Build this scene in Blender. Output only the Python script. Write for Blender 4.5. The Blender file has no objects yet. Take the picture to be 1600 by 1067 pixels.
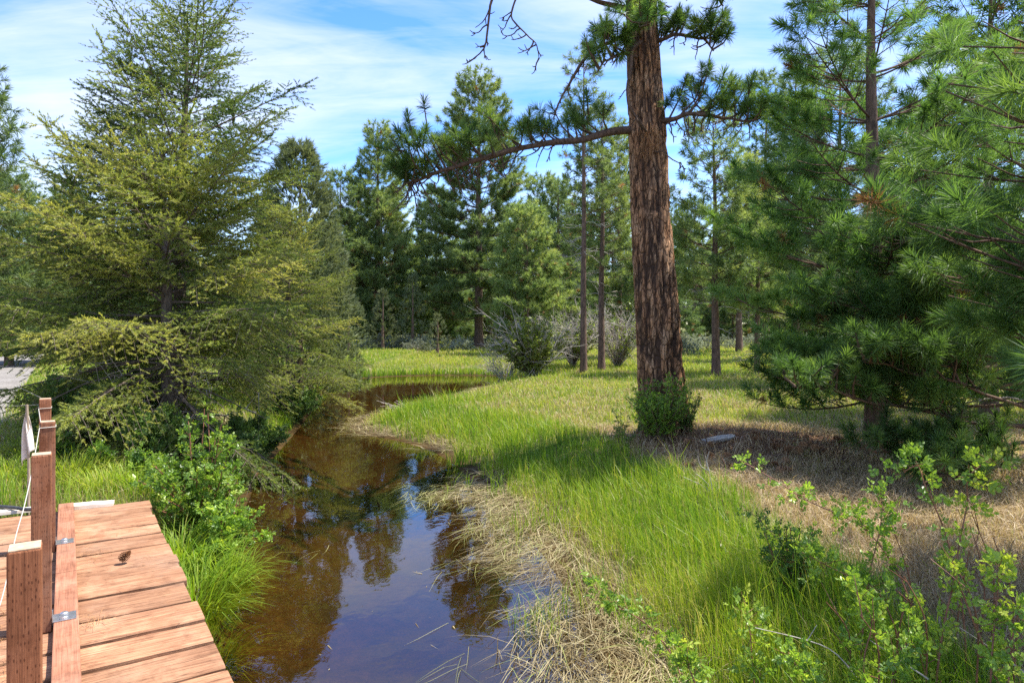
import bpy, math, random
import numpy as np

random.seed(11)
RNG = np.random.default_rng(11)
SC = bpy.context.scene
COL = SC.collection
PI = math.pi

# ------------------------------------------------------------------ camera model used to place things in the world
CAM_Z, FPX, CX, HOR = 2.2, 1066.7, 800.0, 505.0
def at(px, py, d):
    """world point seen at photo position px,py at a distance d ahead of the camera"""
    return np.array([(px - CX) / FPX * d, d, CAM_Z + (HOR - py) / FPX * d])
def ath(px, d):
    return (px - CX) / FPX * d

# ------------------------------------------------------------------ small maths
def unit(v):
    v = np.asarray(v, float)
    return v / (np.linalg.norm(v, axis=-1, keepdims=True) + 1e-9)
def sst(a, b, x):
    t = np.clip((x - a) / (b - a), 0, 1)
    return t * t * (3 - 2 * t)
def _h(ix, iy, s):
    v = np.sin(ix * 127.1 + iy * 311.7 + s * 74.7) * 43758.5453
    return v - np.floor(v)
def vnoise(x, y, s=0):
    x = np.asarray(x, float); y = np.asarray(y, float)
    ix, iy = np.floor(x), np.floor(y)
    fx, fy = x - ix, y - iy
    fx = fx * fx * (3 - 2 * fx); fy = fy * fy * (3 - 2 * fy)
    a = _h(ix, iy, s) * (1 - fx) + _h(ix + 1, iy, s) * fx
    b = _h(ix, iy + 1, s) * (1 - fx) + _h(ix + 1, iy + 1, s) * fx
    return a * (1 - fy) + b * fy
def fbm(x, y, s=0, o=4):
    r, a, t = 0, 1.0, 0
    for i in range(o):
        r = r + a * vnoise(x * 2 ** i, y * 2 ** i, s + i * 3.1); t += a; a *= .5
    return r / t

# ------------------------------------------------------------------ mesh accumulator
class Geo:
    def __init__(s):
        s.V, s.F, s.T, s.M = [], [], [], []; s.n = 0
    def add(s, V, F, tint=0.5, mat=0):
        V = np.asarray(V, float).reshape(-1, 3); F = np.asarray(F, np.int64)
        if len(V) == 0 or len(F) == 0: return
        s.V.append(V); s.F.append(F + s.n)
        s.T.append(np.broadcast_to(np.asarray(tint, float), (len(V),)).copy())
        s.M.append(np.full(len(F), mat, np.int32)); s.n += len(V)
    def mesh(s, name, mats, smooth=False, offset=(0, 0, 0)):
        me = bpy.data.meshes.new(name)
        V = np.concatenate(s.V) - np.asarray(offset, float)
        me.vertices.add(len(V)); me.vertices.foreach_set('co', V.astype(np.float32).ravel())
        lv = np.concatenate([f.ravel() for f in s.F]).astype(np.int32)
        lt = np.concatenate([np.full(len(f), f.shape[1], np.int32) for f in s.F])
        ls = np.concatenate([[0], np.cumsum(lt)[:-1]]).astype(np.int32)
        me.loops.add(len(lv)); me.loops.foreach_set('vertex_index', lv)
        me.polygons.add(len(lt)); me.polygons.foreach_set('loop_start', ls)
        try: me.polygons.foreach_set('loop_total', lt)
        except Exception: pass
        me.polygons.foreach_set('material_index', np.concatenate(s.M))
        me.polygons.foreach_set('use_smooth', np.full(len(lt), smooth, bool))
        a = me.attributes.new('tint', 'FLOAT', 'POINT')
        a.data.foreach_set('value', np.concatenate(s.T).astype(np.float32))
        for m in mats: me.materials.append(m)
        me.update(calc_edges=True); me.validate()
        return me

def tube(g, P, R, sides=6, tint=.5, mat=0, cap=True):
    P = np.asarray(P, float); n = len(P)
    R = np.broadcast_to(np.asarray(R, float), (n,))
    t = np.gradient(P, axis=0); t = unit(t)
    ref = np.array([0, 0, 1.0]) if abs(t[0][2]) < .8 else np.array([1.0, 0, 0])
    a = unit(np.cross(t, ref)); b = np.cross(t, a)
    th = np.arange(sides) * 2 * PI / sides
    V = P[:, None, :] + R[:, None, None] * (np.cos(th)[None, :, None] * a[:, None, :] + np.sin(th)[None, :, None] * b[:, None, :])
    V = V.reshape(-1, 3)
    i = np.arange(n - 1)[:, None] * sides; j = np.arange(sides)[None, :]; k = (j + 1) % sides
    F = np.stack([i + j, i + k, i + sides + k, i + sides + j], -1).reshape(-1, 4)
    g.add(V, F, tint, mat)
    if cap:
        for e, c in ((0, P[0]), (n - 1, P[-1])):
            ring = V[e * sides:(e + 1) * sides]
            T = np.stack([np.zeros(sides, int), 1 + np.arange(sides), 1 + (np.arange(sides) + 1) % sides], -1)
            g.add(np.vstack([c[None], ring]), T, tint, mat)

def basis(D, roll=None):
    """k x 3 x 3 matrices whose third column is D"""
    D = unit(D); k = len(D)
    ref = np.where(np.abs(D[:, 2:3]) < .9, np.array([[0, 0, 1.0]]), np.array([[1.0, 0, 0]]))
    a = unit(np.cross(ref, D)); b = np.cross(D, a)
    if roll is None: roll = RNG.uniform(0, 2 * PI, k)
    c, s = np.cos(roll)[:, None], np.sin(roll)[:, None]
    return np.stack([a * c + b * s, b * c - a * s, D], -1)

def stamp(g, protos, P, D, S, tint, mat=0, roll=None, dt=.12):
    """copy small prototype shapes (V, F, T) to points P along directions D with sizes S"""
    P = np.asarray(P, float).reshape(-1, 3)
    if len(P) == 0: return
    D = np.asarray(D, float).reshape(-1, 3)
    S = np.broadcast_to(np.asarray(S, float), (len(P),)); tint = np.broadcast_to(np.asarray(tint, float), (len(P),))
    which = RNG.integers(0, len(protos), len(P))
    Mx = basis(D, roll)
    for w, (V, F, T) in enumerate(protos):
        q = np.where(which == w)[0]
        if len(q) == 0: continue
        X = np.einsum('kij,nj->kni', Mx[q], V) * S[q][:, None, None] + P[q][:, None, :]
        FF = (F[None] + (np.arange(len(q)) * len(V))[:, None, None]).reshape(-1, F.shape[1])
        TT = (tint[q][:, None] + dt * (T[None] - .5)).ravel()
        g.add(X.reshape(-1, 3), FF, TT, mat)

def needles(base, dirs, L, w, bend=0.0, down=None):
    """thin blades: base n x 3, dirs n x 3; returns V, F, T (T runs root to tip)"""
    n = len(base); dirs = unit(dirs)
    side = unit(np.cross(dirs, RNG.normal(size=(n, 3))))
    L = np.broadcast_to(np.asarray(L, float), (n,))[:, None]; w = np.broadcast_to(np.asarray(w, float), (n,))[:, None]
    if bend == 0:
        V = np.stack([base - side * w / 2, base + side * w / 2, base + dirs * L], 1).reshape(-1, 3)
        F = np.arange(3 * n).reshape(-1, 3)
        T = np.tile([.3, .3, .7], n)
        return V, F, T
    dn = np.array([0, 0, -1.0]) if down is None else down
    mid = base + dirs * L * .55 + dn * bend * L * .2
    tip = base + dirs * L * .95 + dn * bend * L * .75
    V = np.stack([base - side * w / 2, base + side * w / 2, mid - side * w * .45, mid + side * w * .45, tip], 1).reshape(-1, 3)
    o = (np.arange(n) * 5)[:, None]
    F = np.stack([o + [0, 1, 3], o + [0, 3, 2], o + [2, 3, 4]], 1).reshape(-1, 3)
    T = np.tile([.2, .2, .5, .5, .8], n)
    return V, F, T

def tuft_proto(n, L, w, stem=.35, bend=0.0, a0=12, a1=80, jit=.12):
    """burst of long needles round the last part of a twig that ends at z = stem"""
    u = RNG.uniform(0, 1, n)
    z = stem * (u ** .7)
    ang = np.radians(a1 + (a0 - a1) * u ** 1.1 + RNG.normal(0, 9, n))
    ph = RNG.uniform(0, 2 * PI, n)
    d = np.stack([np.sin(ang) * np.cos(ph), np.sin(ang) * np.sin(ph), np.cos(ang)], -1) + RNG.normal(0, jit, (n, 3))
    b = np.stack([0 * z, 0 * z, z], -1)
    return needles(b, d, L * RNG.uniform(.75, 1.1, n), w, bend)

def brush_proto(n, length, nl, w, flat=.5):
    """fir twig: short needles all along a little stem of the given length, along z"""
    u = np.sort(RNG.uniform(0, 1, n)); ph = RNG.uniform(0, 2 * PI, n)
    ang = np.radians(RNG.normal(52, 9, n)) * (1 - .55 * u ** 4)
    d = np.stack([np.sin(ang) * np.cos(ph), flat * np.sin(ang) * np.sin(ph), np.cos(ang)], -1)
    b = np.stack([0 * u, 0 * u, u * length], -1)
    return needles(b, d, nl * RNG.uniform(.8, 1.15, n) * (1 - .3 * u ** 5), w)

def leaf_proto(leaflets=5, ll=.03, lw=.018, stem=.07):
    """a compound rose leaf along z: pairs of folded leaflets and an end one"""
    g = Geo()
    pos = []
    pairs = (leaflets - 1) // 2
    for i in range(pairs):
        z = stem * (.45 + .5 * i / max(1, pairs))
        pos += [(z, 1), (z, -1)]
    pos.append((stem, 0))
    for z, s in pos:
        d = unit(np.array([s * .9, RNG.normal(0, .25), .45 if s else 1.2]))
        sd = unit(np.cross(d, [0, 1, 0.2 * RNG.normal()])); up = np.cross(sd, d)
        k = RNG.uniform(.8, 1.15); b = np.array([0, 0, z])
        p = [b, b + d * ll * k * .35 + sd * lw * k * .5 + up * .004, b + d * ll * k * .7 + sd * lw * k * .42 + up * .004, b + d * ll * k,
             b + d * ll * k * .7 - sd * lw * k * .42 + up * .004, b + d * ll * k * .35 - sd * lw * k * .5 + up * .004]
        g.add(p, [[0, 1, 2], [0, 2, 3], [0, 3, 4], [0, 4, 5]], [.4, .5, .55, .6, .55, .5])
    return np.concatenate(g.V), np.concatenate(g.F), np.concatenate(g.T)

def single_leaf(ll=1.0, lw=.5):
    V = np.array([[0, 0, 0], [lw / 2, .08, .4 * ll], [0, .0, ll], [-lw / 2, .08, .4 * ll]])
    return V, np.array([[0, 1, 2], [0, 2, 3]]), np.array([.4, .5, .6, .5])

# ------------------------------------------------------------------ scene objects
def tag(o, label=None, cat=None, group=None, kind=None):
    if label: o['label'] = label
    if cat: o['category'] = cat
    if group: o['group'] = group
    if kind: o['kind'] = kind
    return o
def thing(name, label, cat, loc=(0, 0, 0), rz=0.0, group=None):
    o = bpy.data.objects.new(name, None); COL.objects.link(o)
    o.location = tuple(float(v) for v in loc); o.rotation_euler = (0, 0, rz); o.empty_display_size = .2
    return tag(o, label, cat, group)
def part(name, g, mats, parent=None, smooth=False, offset=(0, 0, 0)):
    me = g.mesh(name, mats if isinstance(mats, (list, tuple)) else [mats], smooth, offset)
    o = bpy.data.objects.new(name, me); COL.objects.link(o)
    if parent: o.parent = parent
    return o
def dup(root, loc, rz=0.0, scale=(1, 1, 1), label=None, group=None):
    r = root.copy(); COL.objects.link(r); r.location = tuple(float(v) for v in loc); r.rotation_euler = (0, 0, rz); r.scale = scale
    if label: r['label'] = label
    if group: r['group'] = group
    for ch in list(root.children):
        c = ch.copy(); COL.objects.link(c); c.parent = r
        for gch in list(ch.children):
            d = gch.copy(); COL.objects.link(d); d.parent = c
    return r

# ------------------------------------------------------------------ materials
def newmat(name):
    m = bpy.data.materials.new(name); m.use_nodes = True
    nt = m.node_tree; nt.nodes.clear()
    out = nt.nodes.new('ShaderNodeOutputMaterial')
    return m, nt, out
def nd(nt, t, **k):
    n = nt.nodes.new(t)
    for a, v in k.items():
        if a in n.inputs: n.inputs[a].default_value = v
        else: setattr(n, a, v)
    return n
def ramp(nt, fac, stops, interp='LINEAR'):
    r = nt.nodes.new('ShaderNodeValToRGB'); cr = r.color_ramp; cr.interpolation = interp
    while len(cr.elements) < len(stops): cr.elements.new(.5)
    for e, (p, c) in zip(cr.elements, stops):
        e.position = p; e.color = (*c, 1) if len(c) == 3 else c
    nt.links.new(fac, r.inputs['Fac'])
    return r
def mixc(nt, mode, fac, a, b):
    m = nt.nodes.new('ShaderNodeMix'); m.data_type = 'RGBA'; m.blend_type = mode
    for sock, v in ((m.inputs[0], fac), (m.inputs[6], a), (m.inputs[7], b)):
        if hasattr(v, 'links') or hasattr(v, 'is_linked'): nt.links.new(v, sock)
        else: sock.default_value = v if not isinstance(v, tuple) or len(v) == 4 else (*v, 1)
    return m.outputs[2]
def objcoord(nt, scale=(1, 1, 1)):
    tc = nt.nodes.new('ShaderNodeTexCoord'); mp = nt.nodes.new('ShaderNodeMapping')
    mp.inputs['Scale'].default_value = scale
    nt.links.new(tc.outputs['Object'], mp.inputs['Vector'])
    return mp.outputs['Vector']
def noise(nt, vec, scale, detail=4, rough=.55, dist=0.0):
    n = nd(nt, 'ShaderNodeTexNoise', Scale=scale, Detail=detail, Roughness=rough, Distortion=dist)
    nt.links.new(vec, n.inputs['Vector'])
    return n.outputs['Fac']
def bump(nt, h, strength=.5, dist=.01):
    b = nd(nt, 'ShaderNodeBump', Strength=strength, Distance=dist); nt.links.new(h, b.inputs['Height'])
    return b.outputs['Normal']

def leafmat(name, stops, transl=.3, rough=.45, spec=.35, obj_var=.25):
    """foliage: colour by leaf age and plant (the tint attribute), light passing through the leaf"""
    m, nt, out = newmat(name)
    at_ = nd(nt, 'ShaderNodeAttribute', attribute_name='tint')
    r = ramp(nt, at_.outputs['Fac'], stops)
    oi = nt.nodes.new('ShaderNodeObjectInfo')
    hsv = nt.nodes.new('ShaderNodeHueSaturation')
    mr = nd(nt, 'ShaderNodeMapRange'); mr.inputs['To Min'].default_value = 1 - obj_var; mr.inputs['To Max'].default_value = 1 + obj_var
    nt.links.new(oi.outputs['Random'], mr.inputs['Value']); nt.links.new(mr.outputs[0], hsv.inputs['Value'])
    nt.links.new(r.outputs[0], hsv.inputs['Color'])
    p = nd(nt, 'ShaderNodeBsdfPrincipled', Roughness=rough); p.inputs['Specular IOR Level'].default_value = spec
    nt.links.new(hsv.outputs[0], p.inputs['Base Color'])
    t = nt.nodes.new('ShaderNodeBsdfTranslucent')
    gm = mixc(nt, 'MULTIPLY', 1.0, hsv.outputs[0], (1.5, 1.45, .7))
    nt.links.new(gm, t.inputs['Color'])
    mx = nt.nodes.new('ShaderNodeMixShader'); mx.inputs[0].default_value = transl
    nt.links.new(p.outputs[0], mx.inputs[1]); nt.links.new(t.outputs[0], mx.inputs[2])
    nt.links.new(mx.outputs[0], out.inputs['Surface'])
    return m

def barkmat(name, dark, light, scale=14, stretch=.25, bstr=.8, bd=.02, plates=False):
    m, nt, out = newmat(name)
    v = objcoord(nt, (1, 1, stretch))
    n1 = noise(nt, v, scale, 6, .65, .6)
    r = ramp(nt, n1, [(.3, dark), (.62, light)])
    col = r.outputs[0]; h = n1
    if plates:
        vo = nd(nt, 'ShaderNodeTexVoronoi', Scale=scale * .8, feature='DISTANCE_TO_EDGE')
        wn = nd(nt, 'ShaderNodeTexNoise', Scale=scale * .9, Detail=4.0)
        nt.links.new(v, wn.inputs['Vector'])
        wv = mixc(nt, 'MIX', .12, v, wn.outputs['Color'])
        nt.links.new(wv, vo.inputs['Vector'])
        er = ramp(nt, vo.outputs['Distance'], [(0.0, (0, 0, 0)), (.16, (1, 1, 1))])
        fine = noise(nt, objcoord(nt, (1, 1, .5)), scale * 5, 5, .7)
        fr = ramp(nt, fine, [(.3, (.65, .62, .6)), (.7, (1.2, 1.15, 1.1))])
        big = noise(nt, objcoord(nt, (1, 1, .6)), 2.2, 3)
        br = ramp(nt, big, [(.35, (.75, .72, .72)), (.65, (1.15, 1.0, .92))])
        c2 = mixc(nt, 'MIX', er.outputs[0], (*dark, 1), col)
        c2 = mixc(nt, 'MULTIPLY', 1.0, c2, fr.outputs[0]); col = mixc(nt, 'MULTIPLY', 1.0, c2, br.outputs[0])
        ad = nd(nt, 'ShaderNodeMath', operation='MULTIPLY_ADD'); ad.inputs[1].default_value = .25
        nt.links.new(fine, ad.inputs[0]); nt.links.new(er.outputs[0], ad.inputs[2]); h = ad.outputs[0]
    p = nd(nt, 'ShaderNodeBsdfPrincipled', Roughness=.9); p.inputs['Specular IOR Level'].default_value = .2
    nt.links.new(col, p.inputs['Base Color']); nt.links.new(bump(nt, h, bstr, bd), p.inputs['Normal'])
    nt.links.new(p.outputs[0], out.inputs['Surface'])
    return m

def plainmat(name, c1, c2, scale=20, rough=.8, metal=0.0, bstr=.3, bd=.005, stretch=(1, 1, 1), spec=.4):
    m, nt, out = newmat(name)
    n1 = noise(nt, objcoord(nt, stretch), scale, 5, .6)
    r = ramp(nt, n1, [(.3, c1), (.7, c2)])
    p = nd(nt, 'ShaderNodeBsdfPrincipled', Roughness=rough, Metallic=metal); p.inputs['Specular IOR Level'].default_value = spec
    nt.links.new(r.outputs[0], p.inputs['Base Color']); nt.links.new(bump(nt, n1, bstr, bd), p.inputs['Normal'])
    nt.links.new(p.outputs[0], out.inputs['Surface'])
    return m

MAT = {}
MAT['fir'] = leafmat('fir_needles', [(0, (.04, .08, .028)), (.35, (.12, .17, .045)), (.7, (.245, .285, .08)), (1, (.4, .4, .12))], .5, .5, .3)
MAT['pine'] = leafmat('pine_needles', [(0, (.04, .09, .03)), (.4, (.1, .19, .05)), (.75, (.2, .29, .07)), (1, (.35, .38, .11))], .45, .5, .35)
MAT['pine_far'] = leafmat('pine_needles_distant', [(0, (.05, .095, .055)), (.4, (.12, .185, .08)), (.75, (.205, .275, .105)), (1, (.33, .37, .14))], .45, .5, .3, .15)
MAT['juniper'] = leafmat('juniper_foliage', [(0, (.07, .095, .055)), (.5, (.15, .18, .095)), (1, (.25, .27, .15))], .25, .6, .2)
MAT['sage'] = leafmat('sagebrush_leaves', [(0, (.2, .22, .17)), (.5, (.33, .36, .28)), (1, (.46, .48, .39))], .15, .7, .2)
MAT['rose'] = leafmat('rose_leaves', [(0, (.05, .11, .025)), (.4, (.13, .24, .04)), (.75, (.28, .41, .06)), (1, (.5, .56, .09))], .48, .38, .5, .1)
MAT['shrub'] = leafmat('shrub_leaves', [(0, (.045, .09, .024)), (.5, (.1, .175, .04)), (1, (.19, .27, .065))], .36, .45, .4)
MAT['willow'] = leafmat('willow_leaves', [(0, (.09, .14, .03)), (.5, (.18, .24, .05)), (1, (.3, .36, .08))], .42, .45, .35)
MAT['grass'] = leafmat('green_grass_blades', [(0, (.055, .13, .014)), (.35, (.13, .26, .02)), (.65, (.29, .38, .035)), (.85, (.42, .4, .1)), (1, (.5, .42, .2))], .45, .45, .35, 0)
MAT['straw'] = leafmat('dry_grass_blades', [(0, (.13, .085, .045)), (.4, (.33, .24, .14)), (.8, (.54, .43, .28)), (1, (.66, .56, .4))], .25, .6, .3, 0)
MAT['reed'] = leafmat('dead_reed_blades', [(0, (.05, .036, .015)), (.3, (.15, .11, .045)), (.6, (.33, .265, .13)), (.85, (.5, .43, .26)), (1, (.3, .34, .09))], .2, .55, .35, 0)
MAT['litter'] = leafmat('fallen_needles', [(0, (.09, .045, .028)), (.5, (.31, .165, .09)), (1, (.52, .35, .22))], .05, .7, .2, 0)
MAT['deadneedle'] = leafmat('dead_pine_needles', [(0, (.25, .11, .04)), (1, (.5, .28, .13))], .2, .6, .2, 0)
MAT['waterweed'] = leafmat('water_grass_blades', [(0, (.12, .14, .03)), (.5, (.3, .3, .09)), (1, (.5, .46, .22))], .2, .5, .3, 0)
MAT['bigbark'] = barkmat('ponderosa_bark', (.035, .02, .014), (.27, .135, .08), 9, .42, 1.0, .05, True)
MAT['bark'] = barkmat('pine_bark', (.05, .035, .028), (.21, .135, .1), 16, .3, .8, .02)
MAT['limb'] = barkmat('pine_limb_bark', (.04, .028, .022), (.16, .1, .07), 25, .8, .6, .01)
MAT['firbark'] = barkmat('fir_bark', (.05, .038, .03), (.17, .13, .105), 22, .35, .7, .015)
MAT['greytwig'] = barkmat('bare_twig_bark', (.26, .22, .19), (.5, .45, .4), 20, .6, .3, .005)
MAT['cane'] = plainmat('rose_cane', (.12, .045, .025), (.3, .13, .07), 30, .55)
MAT['stem'] = plainmat('shrub_stem', (.1, .07, .045), (.22, .16, .11), 30, .8)
MAT['bud'] = plainmat('pine_candle', (.3, .14, .05), (.48, .27, .11), 60, .6)
MAT['cone'] = plainmat('pine_cone_scales', (.16, .07, .03), (.45, .26, .13), 60, .7)
MAT['steel'] = plainmat('galvanised_steel', (.42, .43, .45), (.62, .63, .65), 40, .35, .9, .15, .002)
MAT['rope'] = plainmat('white_rope', (.36, .34, .3), (.55, .53, .48), 200, .8)
MAT['cloth'] = plainmat('off_white_cloth', (.6, .54, .46), (.76, .71, .64), 25, .85)
MAT['stick'] = plainmat('weathered_stick', (.2, .15, .1), (.42, .34, .25), 30, .85, stretch=(1, 1, .2))
MAT['greywood'] = plainmat('weathered_grey_wood', (.22, .2, .18), (.5, .48, .45), 18, .85, stretch=(.15, 1, 1), bstr=.6)
MAT['palewood'] = plainmat('pale_scrap_wood', (.55, .46, .36), (.8, .73, .62), 22, .8, stretch=(.15, 1, 1))
MAT['hose'] = plainmat('black_hose_rubber', (.02, .02, .022), (.06, .06, .065), 30, .55)
MAT['chip'] = plainmat('pale_bark_chip', (.55, .47, .38), (.8, .74, .64), 30, .8)
# ------------------------------------------------------------------ camera, sun, sky
cam = bpy.data.cameras.new('camera'); camo = bpy.data.objects.new('camera', cam); COL.objects.link(camo); SC.camera = camo
cam.sensor_width = 36; cam.lens = 24; cam.clip_end = 4000; cam.clip_start = .05
cam.shift_y = (HOR - 533.5) / 1600
camo.location = (0, 0, CAM_Z); camo.rotation_euler = (PI / 2, 0, 0)

SUN_AZ = unit(np.array([.97, .24])); SUN_EL = math.radians(64)
sdir = np.array([SUN_AZ[0] * math.cos(SUN_EL), SUN_AZ[1] * math.cos(SUN_EL), math.sin(SUN_EL)])
sl = bpy.data.lights.new('sun', 'SUN'); sl.energy = 4.0; sl.angle = math.radians(.55); sl.color = (1, .95, .86)
so = bpy.data.objects.new('sun', sl); COL.objects.link(so)
from mathutils import Vector
so.rotation_euler = Vector(sdir).to_track_quat('Z', 'Y').to_euler(); so.location = (20, 5, 30)

W = bpy.data.worlds.new('World'); SC.world = W; W.use_nodes = True
nt = W.node_tree; nt.nodes.clear()
wo = nt.nodes.new('ShaderNodeOutputWorld'); bg = nt.nodes.new('ShaderNodeBackground'); bg.inputs['Strength'].default_value = .15
nt.links.new(bg.outputs[0], wo.inputs['Surface'])
sky = nt.nodes.new('ShaderNodeTexSky'); sky.sky_type = 'NISHITA'; sky.sun_disc = False
sky.sun_elevation = SUN_EL; sky.sun_rotation = math.atan2(SUN_AZ[0], SUN_AZ[1]); sky.altitude = 1200
sky.air_density = 1.0; sky.dust_density = .6; sky.ozone_density = 2.0
tc = nt.nodes.new('ShaderNodeTexCoord'); sep = nt.nodes.new('ShaderNodeSeparateXYZ'); nt.links.new(tc.outputs['Generated'], sep.inputs[0])
zz = nd(nt, 'ShaderNodeMath', operation='MAXIMUM'); nt.links.new(sep.outputs['Z'], zz.inputs[0]); zz.inputs[1].default_value = 0.0
za = nd(nt, 'ShaderNodeMath', operation='ADD'); nt.links.new(zz.outputs[0], za.inputs[0]); za.inputs[1].default_value = .18
dx = nd(nt, 'ShaderNodeMath', operation='DIVIDE'); nt.links.new(sep.outputs['X'], dx.inputs[0]); nt.links.new(za.outputs[0], dx.inputs[1])
dy = nd(nt, 'ShaderNodeMath', operation='DIVIDE'); nt.links.new(sep.outputs['Y'], dy.inputs[0]); nt.links.new(za.outputs[0], dy.inputs[1])
cb = nt.nodes.new('ShaderNodeCombineXYZ'); nt.links.new(dx.outputs[0], cb.inputs[0]); nt.links.new(dy.outputs[0], cb.inputs[1])
mp = nt.nodes.new('ShaderNodeMapping'); mp.inputs['Rotation'].default_value = (0, 0, math.radians(24)); mp.inputs['Scale'].default_value = (.55, 1.15, 1); mp.inputs['Location'].default_value = (3.3, 1.2, 0)
nt.links.new(cb.outputs[0], mp.inputs['Vector'])
n1 = noise(nt, mp.outputs[0], 1.0, 8, .6, .7)
mp2 = nt.nodes.new('ShaderNodeMapping'); mp2.inputs['Rotation'].default_value = (0, 0, math.radians(24)); mp2.inputs['Scale'].default_value = (1.2, 5.5, 1)
nt.links.new(cb.outputs[0], mp2.inputs['Vector'])
n2 = noise(nt, mp2.outputs[0], 1.3, 6, .6, 1.0)
ms = nd(nt, 'ShaderNodeMath', operation='MULTIPLY_ADD'); nt.links.new(n2, ms.inputs[0]); ms.inputs[1].default_value = .45; nt.links.new(n1, ms.inputs[2])
cr = ramp(nt, ms.outputs[0], [(.56, (0, 0, 0)), (.76, (.45, .45, .45)), (1.0, (.92, .92, .92))])
shs = nd(nt, 'ShaderNodeHueSaturation', Saturation=1.3, Value=.95, Hue=.512); nt.links.new(sky.outputs[0], shs.inputs['Color'])
cmix = mixc(nt, 'MIX', cr.outputs[0], shs.outputs[0], (2.75, 2.9, 3.1, 1))
nt.links.new(cmix, bg.inputs['Color'])
SC.view_settings.view_transform = 'Standard'; SC.view_settings.look = 'None'
SC.view_settings.exposure = 1.5; SC.view_settings.gamma = 1
SC.render.engine = 'CYCLES'
SC.cycles.max_bounces = 8; SC.cycles.transparent_max_bounces = 8; SC.cycles.diffuse_bounces = 4; SC.cycles.glossy_bounces = 3
SC.cycles.caustics_reflective = False; SC.cycles.caustics_refractive = False
SC.cycles.use_adaptive_sampling = False; SC.cycles.use_denoising = False
SC.cycles.sample_clamp_indirect = 6

# ------------------------------------------------------------------ the lie of the land
SHORE = np.array([(1.6, -30), (1.55, -9), (1.25, -2), (1.15, 1.5), (.82, 4.18), (.72, 5.27), (.45, 6.8), (.0, 8.4), (-.35, 9.58), (-1.0, 11.6),
                  (-2.0, 13.0), (-3.2, 13.9), (-3.3, 15.2), (-2.9, 16.6), (-1.9, 18.8), (-1.0, 22.5), (.1, 25), (1.5, 26.3), (1.2, 28.0), (-1.0, 28.8), (-4, 29.0),
                  (-6.6, 27.2), (-6.4, 22.5), (-5.3, 17.6), (-4.5, 13.4), (-3.95, 10.2), (-3.4, 8.1), (-2.95, 6.8), (-3.15, 5.9), (-4.0, 4.6), (-5.0, 2.6), (-6.5, -2), (-9, -9), (-16, -30)], float)
def chaikin(P, n=2):
    for _ in range(n):
        Q = np.roll(P, -1, 0); P = np.stack([.75 * P + .25 * Q, .25 * P + .75 * Q], 1).reshape(-1, 2)
    return P
SHP = chaikin(SHORE)
def shore_sd(x, y):
    """distance to the waterline, positive on land"""
    x = np.asarray(x, float); y = np.asarray(y, float); sh = x.shape
    P = np.stack([x.ravel(), y.ravel()], -1)
    out = np.full(len(P), 1e9); ins = np.zeros(len(P), bool)
    A = SHP; B = np.roll(SHP, -1, 0)
    for a, b in zip(A, B):
        ab = b - a; ap = P - a
        t = np.clip((ap @ ab) / (ab @ ab + 1e-12), 0, 1)
        d = ap - t[:, None] * ab
        out = np.minimum(out, (d * d).sum(-1))
        c = (a[1] > P[:, 1]) != (b[1] > P[:, 1])
        xi = (b[0] - a[0]) * (P[:, 1] - a[1]) / (b[1] - a[1] + 1e-12) + a[0]
        ins ^= c & (P[:, 0] < xi)
    out = np.sqrt(out)
    return np.where(ins, -out, out).reshape(sh)
def is_left(x, y):
    return np.where(y < 13, x < -1.6, np.where(y < 26, x < -4.4 - .1 * (y - 13), x < -6))
E1 = np.array([-.547, .837]); E2 = np.array([.837, .547])
def path_coords(x, y):
    return x * E2[0] + y * E2[1], x * E1[0] + y * E1[1]      # across, along the bridge line
def ground_z(x, y, sd=None):
    x = np.asarray(x, float); y = np.asarray(y, float)
    if sd is None: sd = shore_sd(x, y)
    left = is_left(x, y)
    rise = np.where(left, .43, .28)
    wid = np.where(left, 1.0, 1.9)
    n = fbm(x * .9, y * .9, 3) - .5
    land = .02 + rise * sst(0, 1, sd / wid) + .10 * n * sst(0, 1.2, sd) + .05 * (fbm(x * 3.1, y * 3.1, 8) - .5) * sst(0, .8, sd)
    land = land + .16 * np.exp(-(((x - 3.6) / 1.9) ** 2 + ((y - 10.6) / 1.3) ** 2)) + .12 * np.exp(-(((x - 2.3) / .9) ** 2 + ((y - 7.2) / .8) ** 2))
    far = sst(40, 160, np.hypot(x, y))
    land = land + far * (1.1 * (fbm(x * .015, y * .015, 5) - .45))
    bed = .02 - .42 * sst(0, 1.6, -sd) + .05 * (fbm(x * 1.7, y * 1.7, 9) - .5) * sst(.1, .8, -sd)
    t, s = path_coords(x, y)
    pth = sst(1.6, .7, np.abs(t + 1.75)) * sst(6.6, 7.6, s) * sst(60, 40, s)
    land = land * (1 - pth) + (.5 - .02 * sst(7, 20, s)) * pth
    return np.where(sd > 0, land, bed)
def gz(x, y): return float(ground_z(np.array([x]), np.array([y]))[0])

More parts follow.
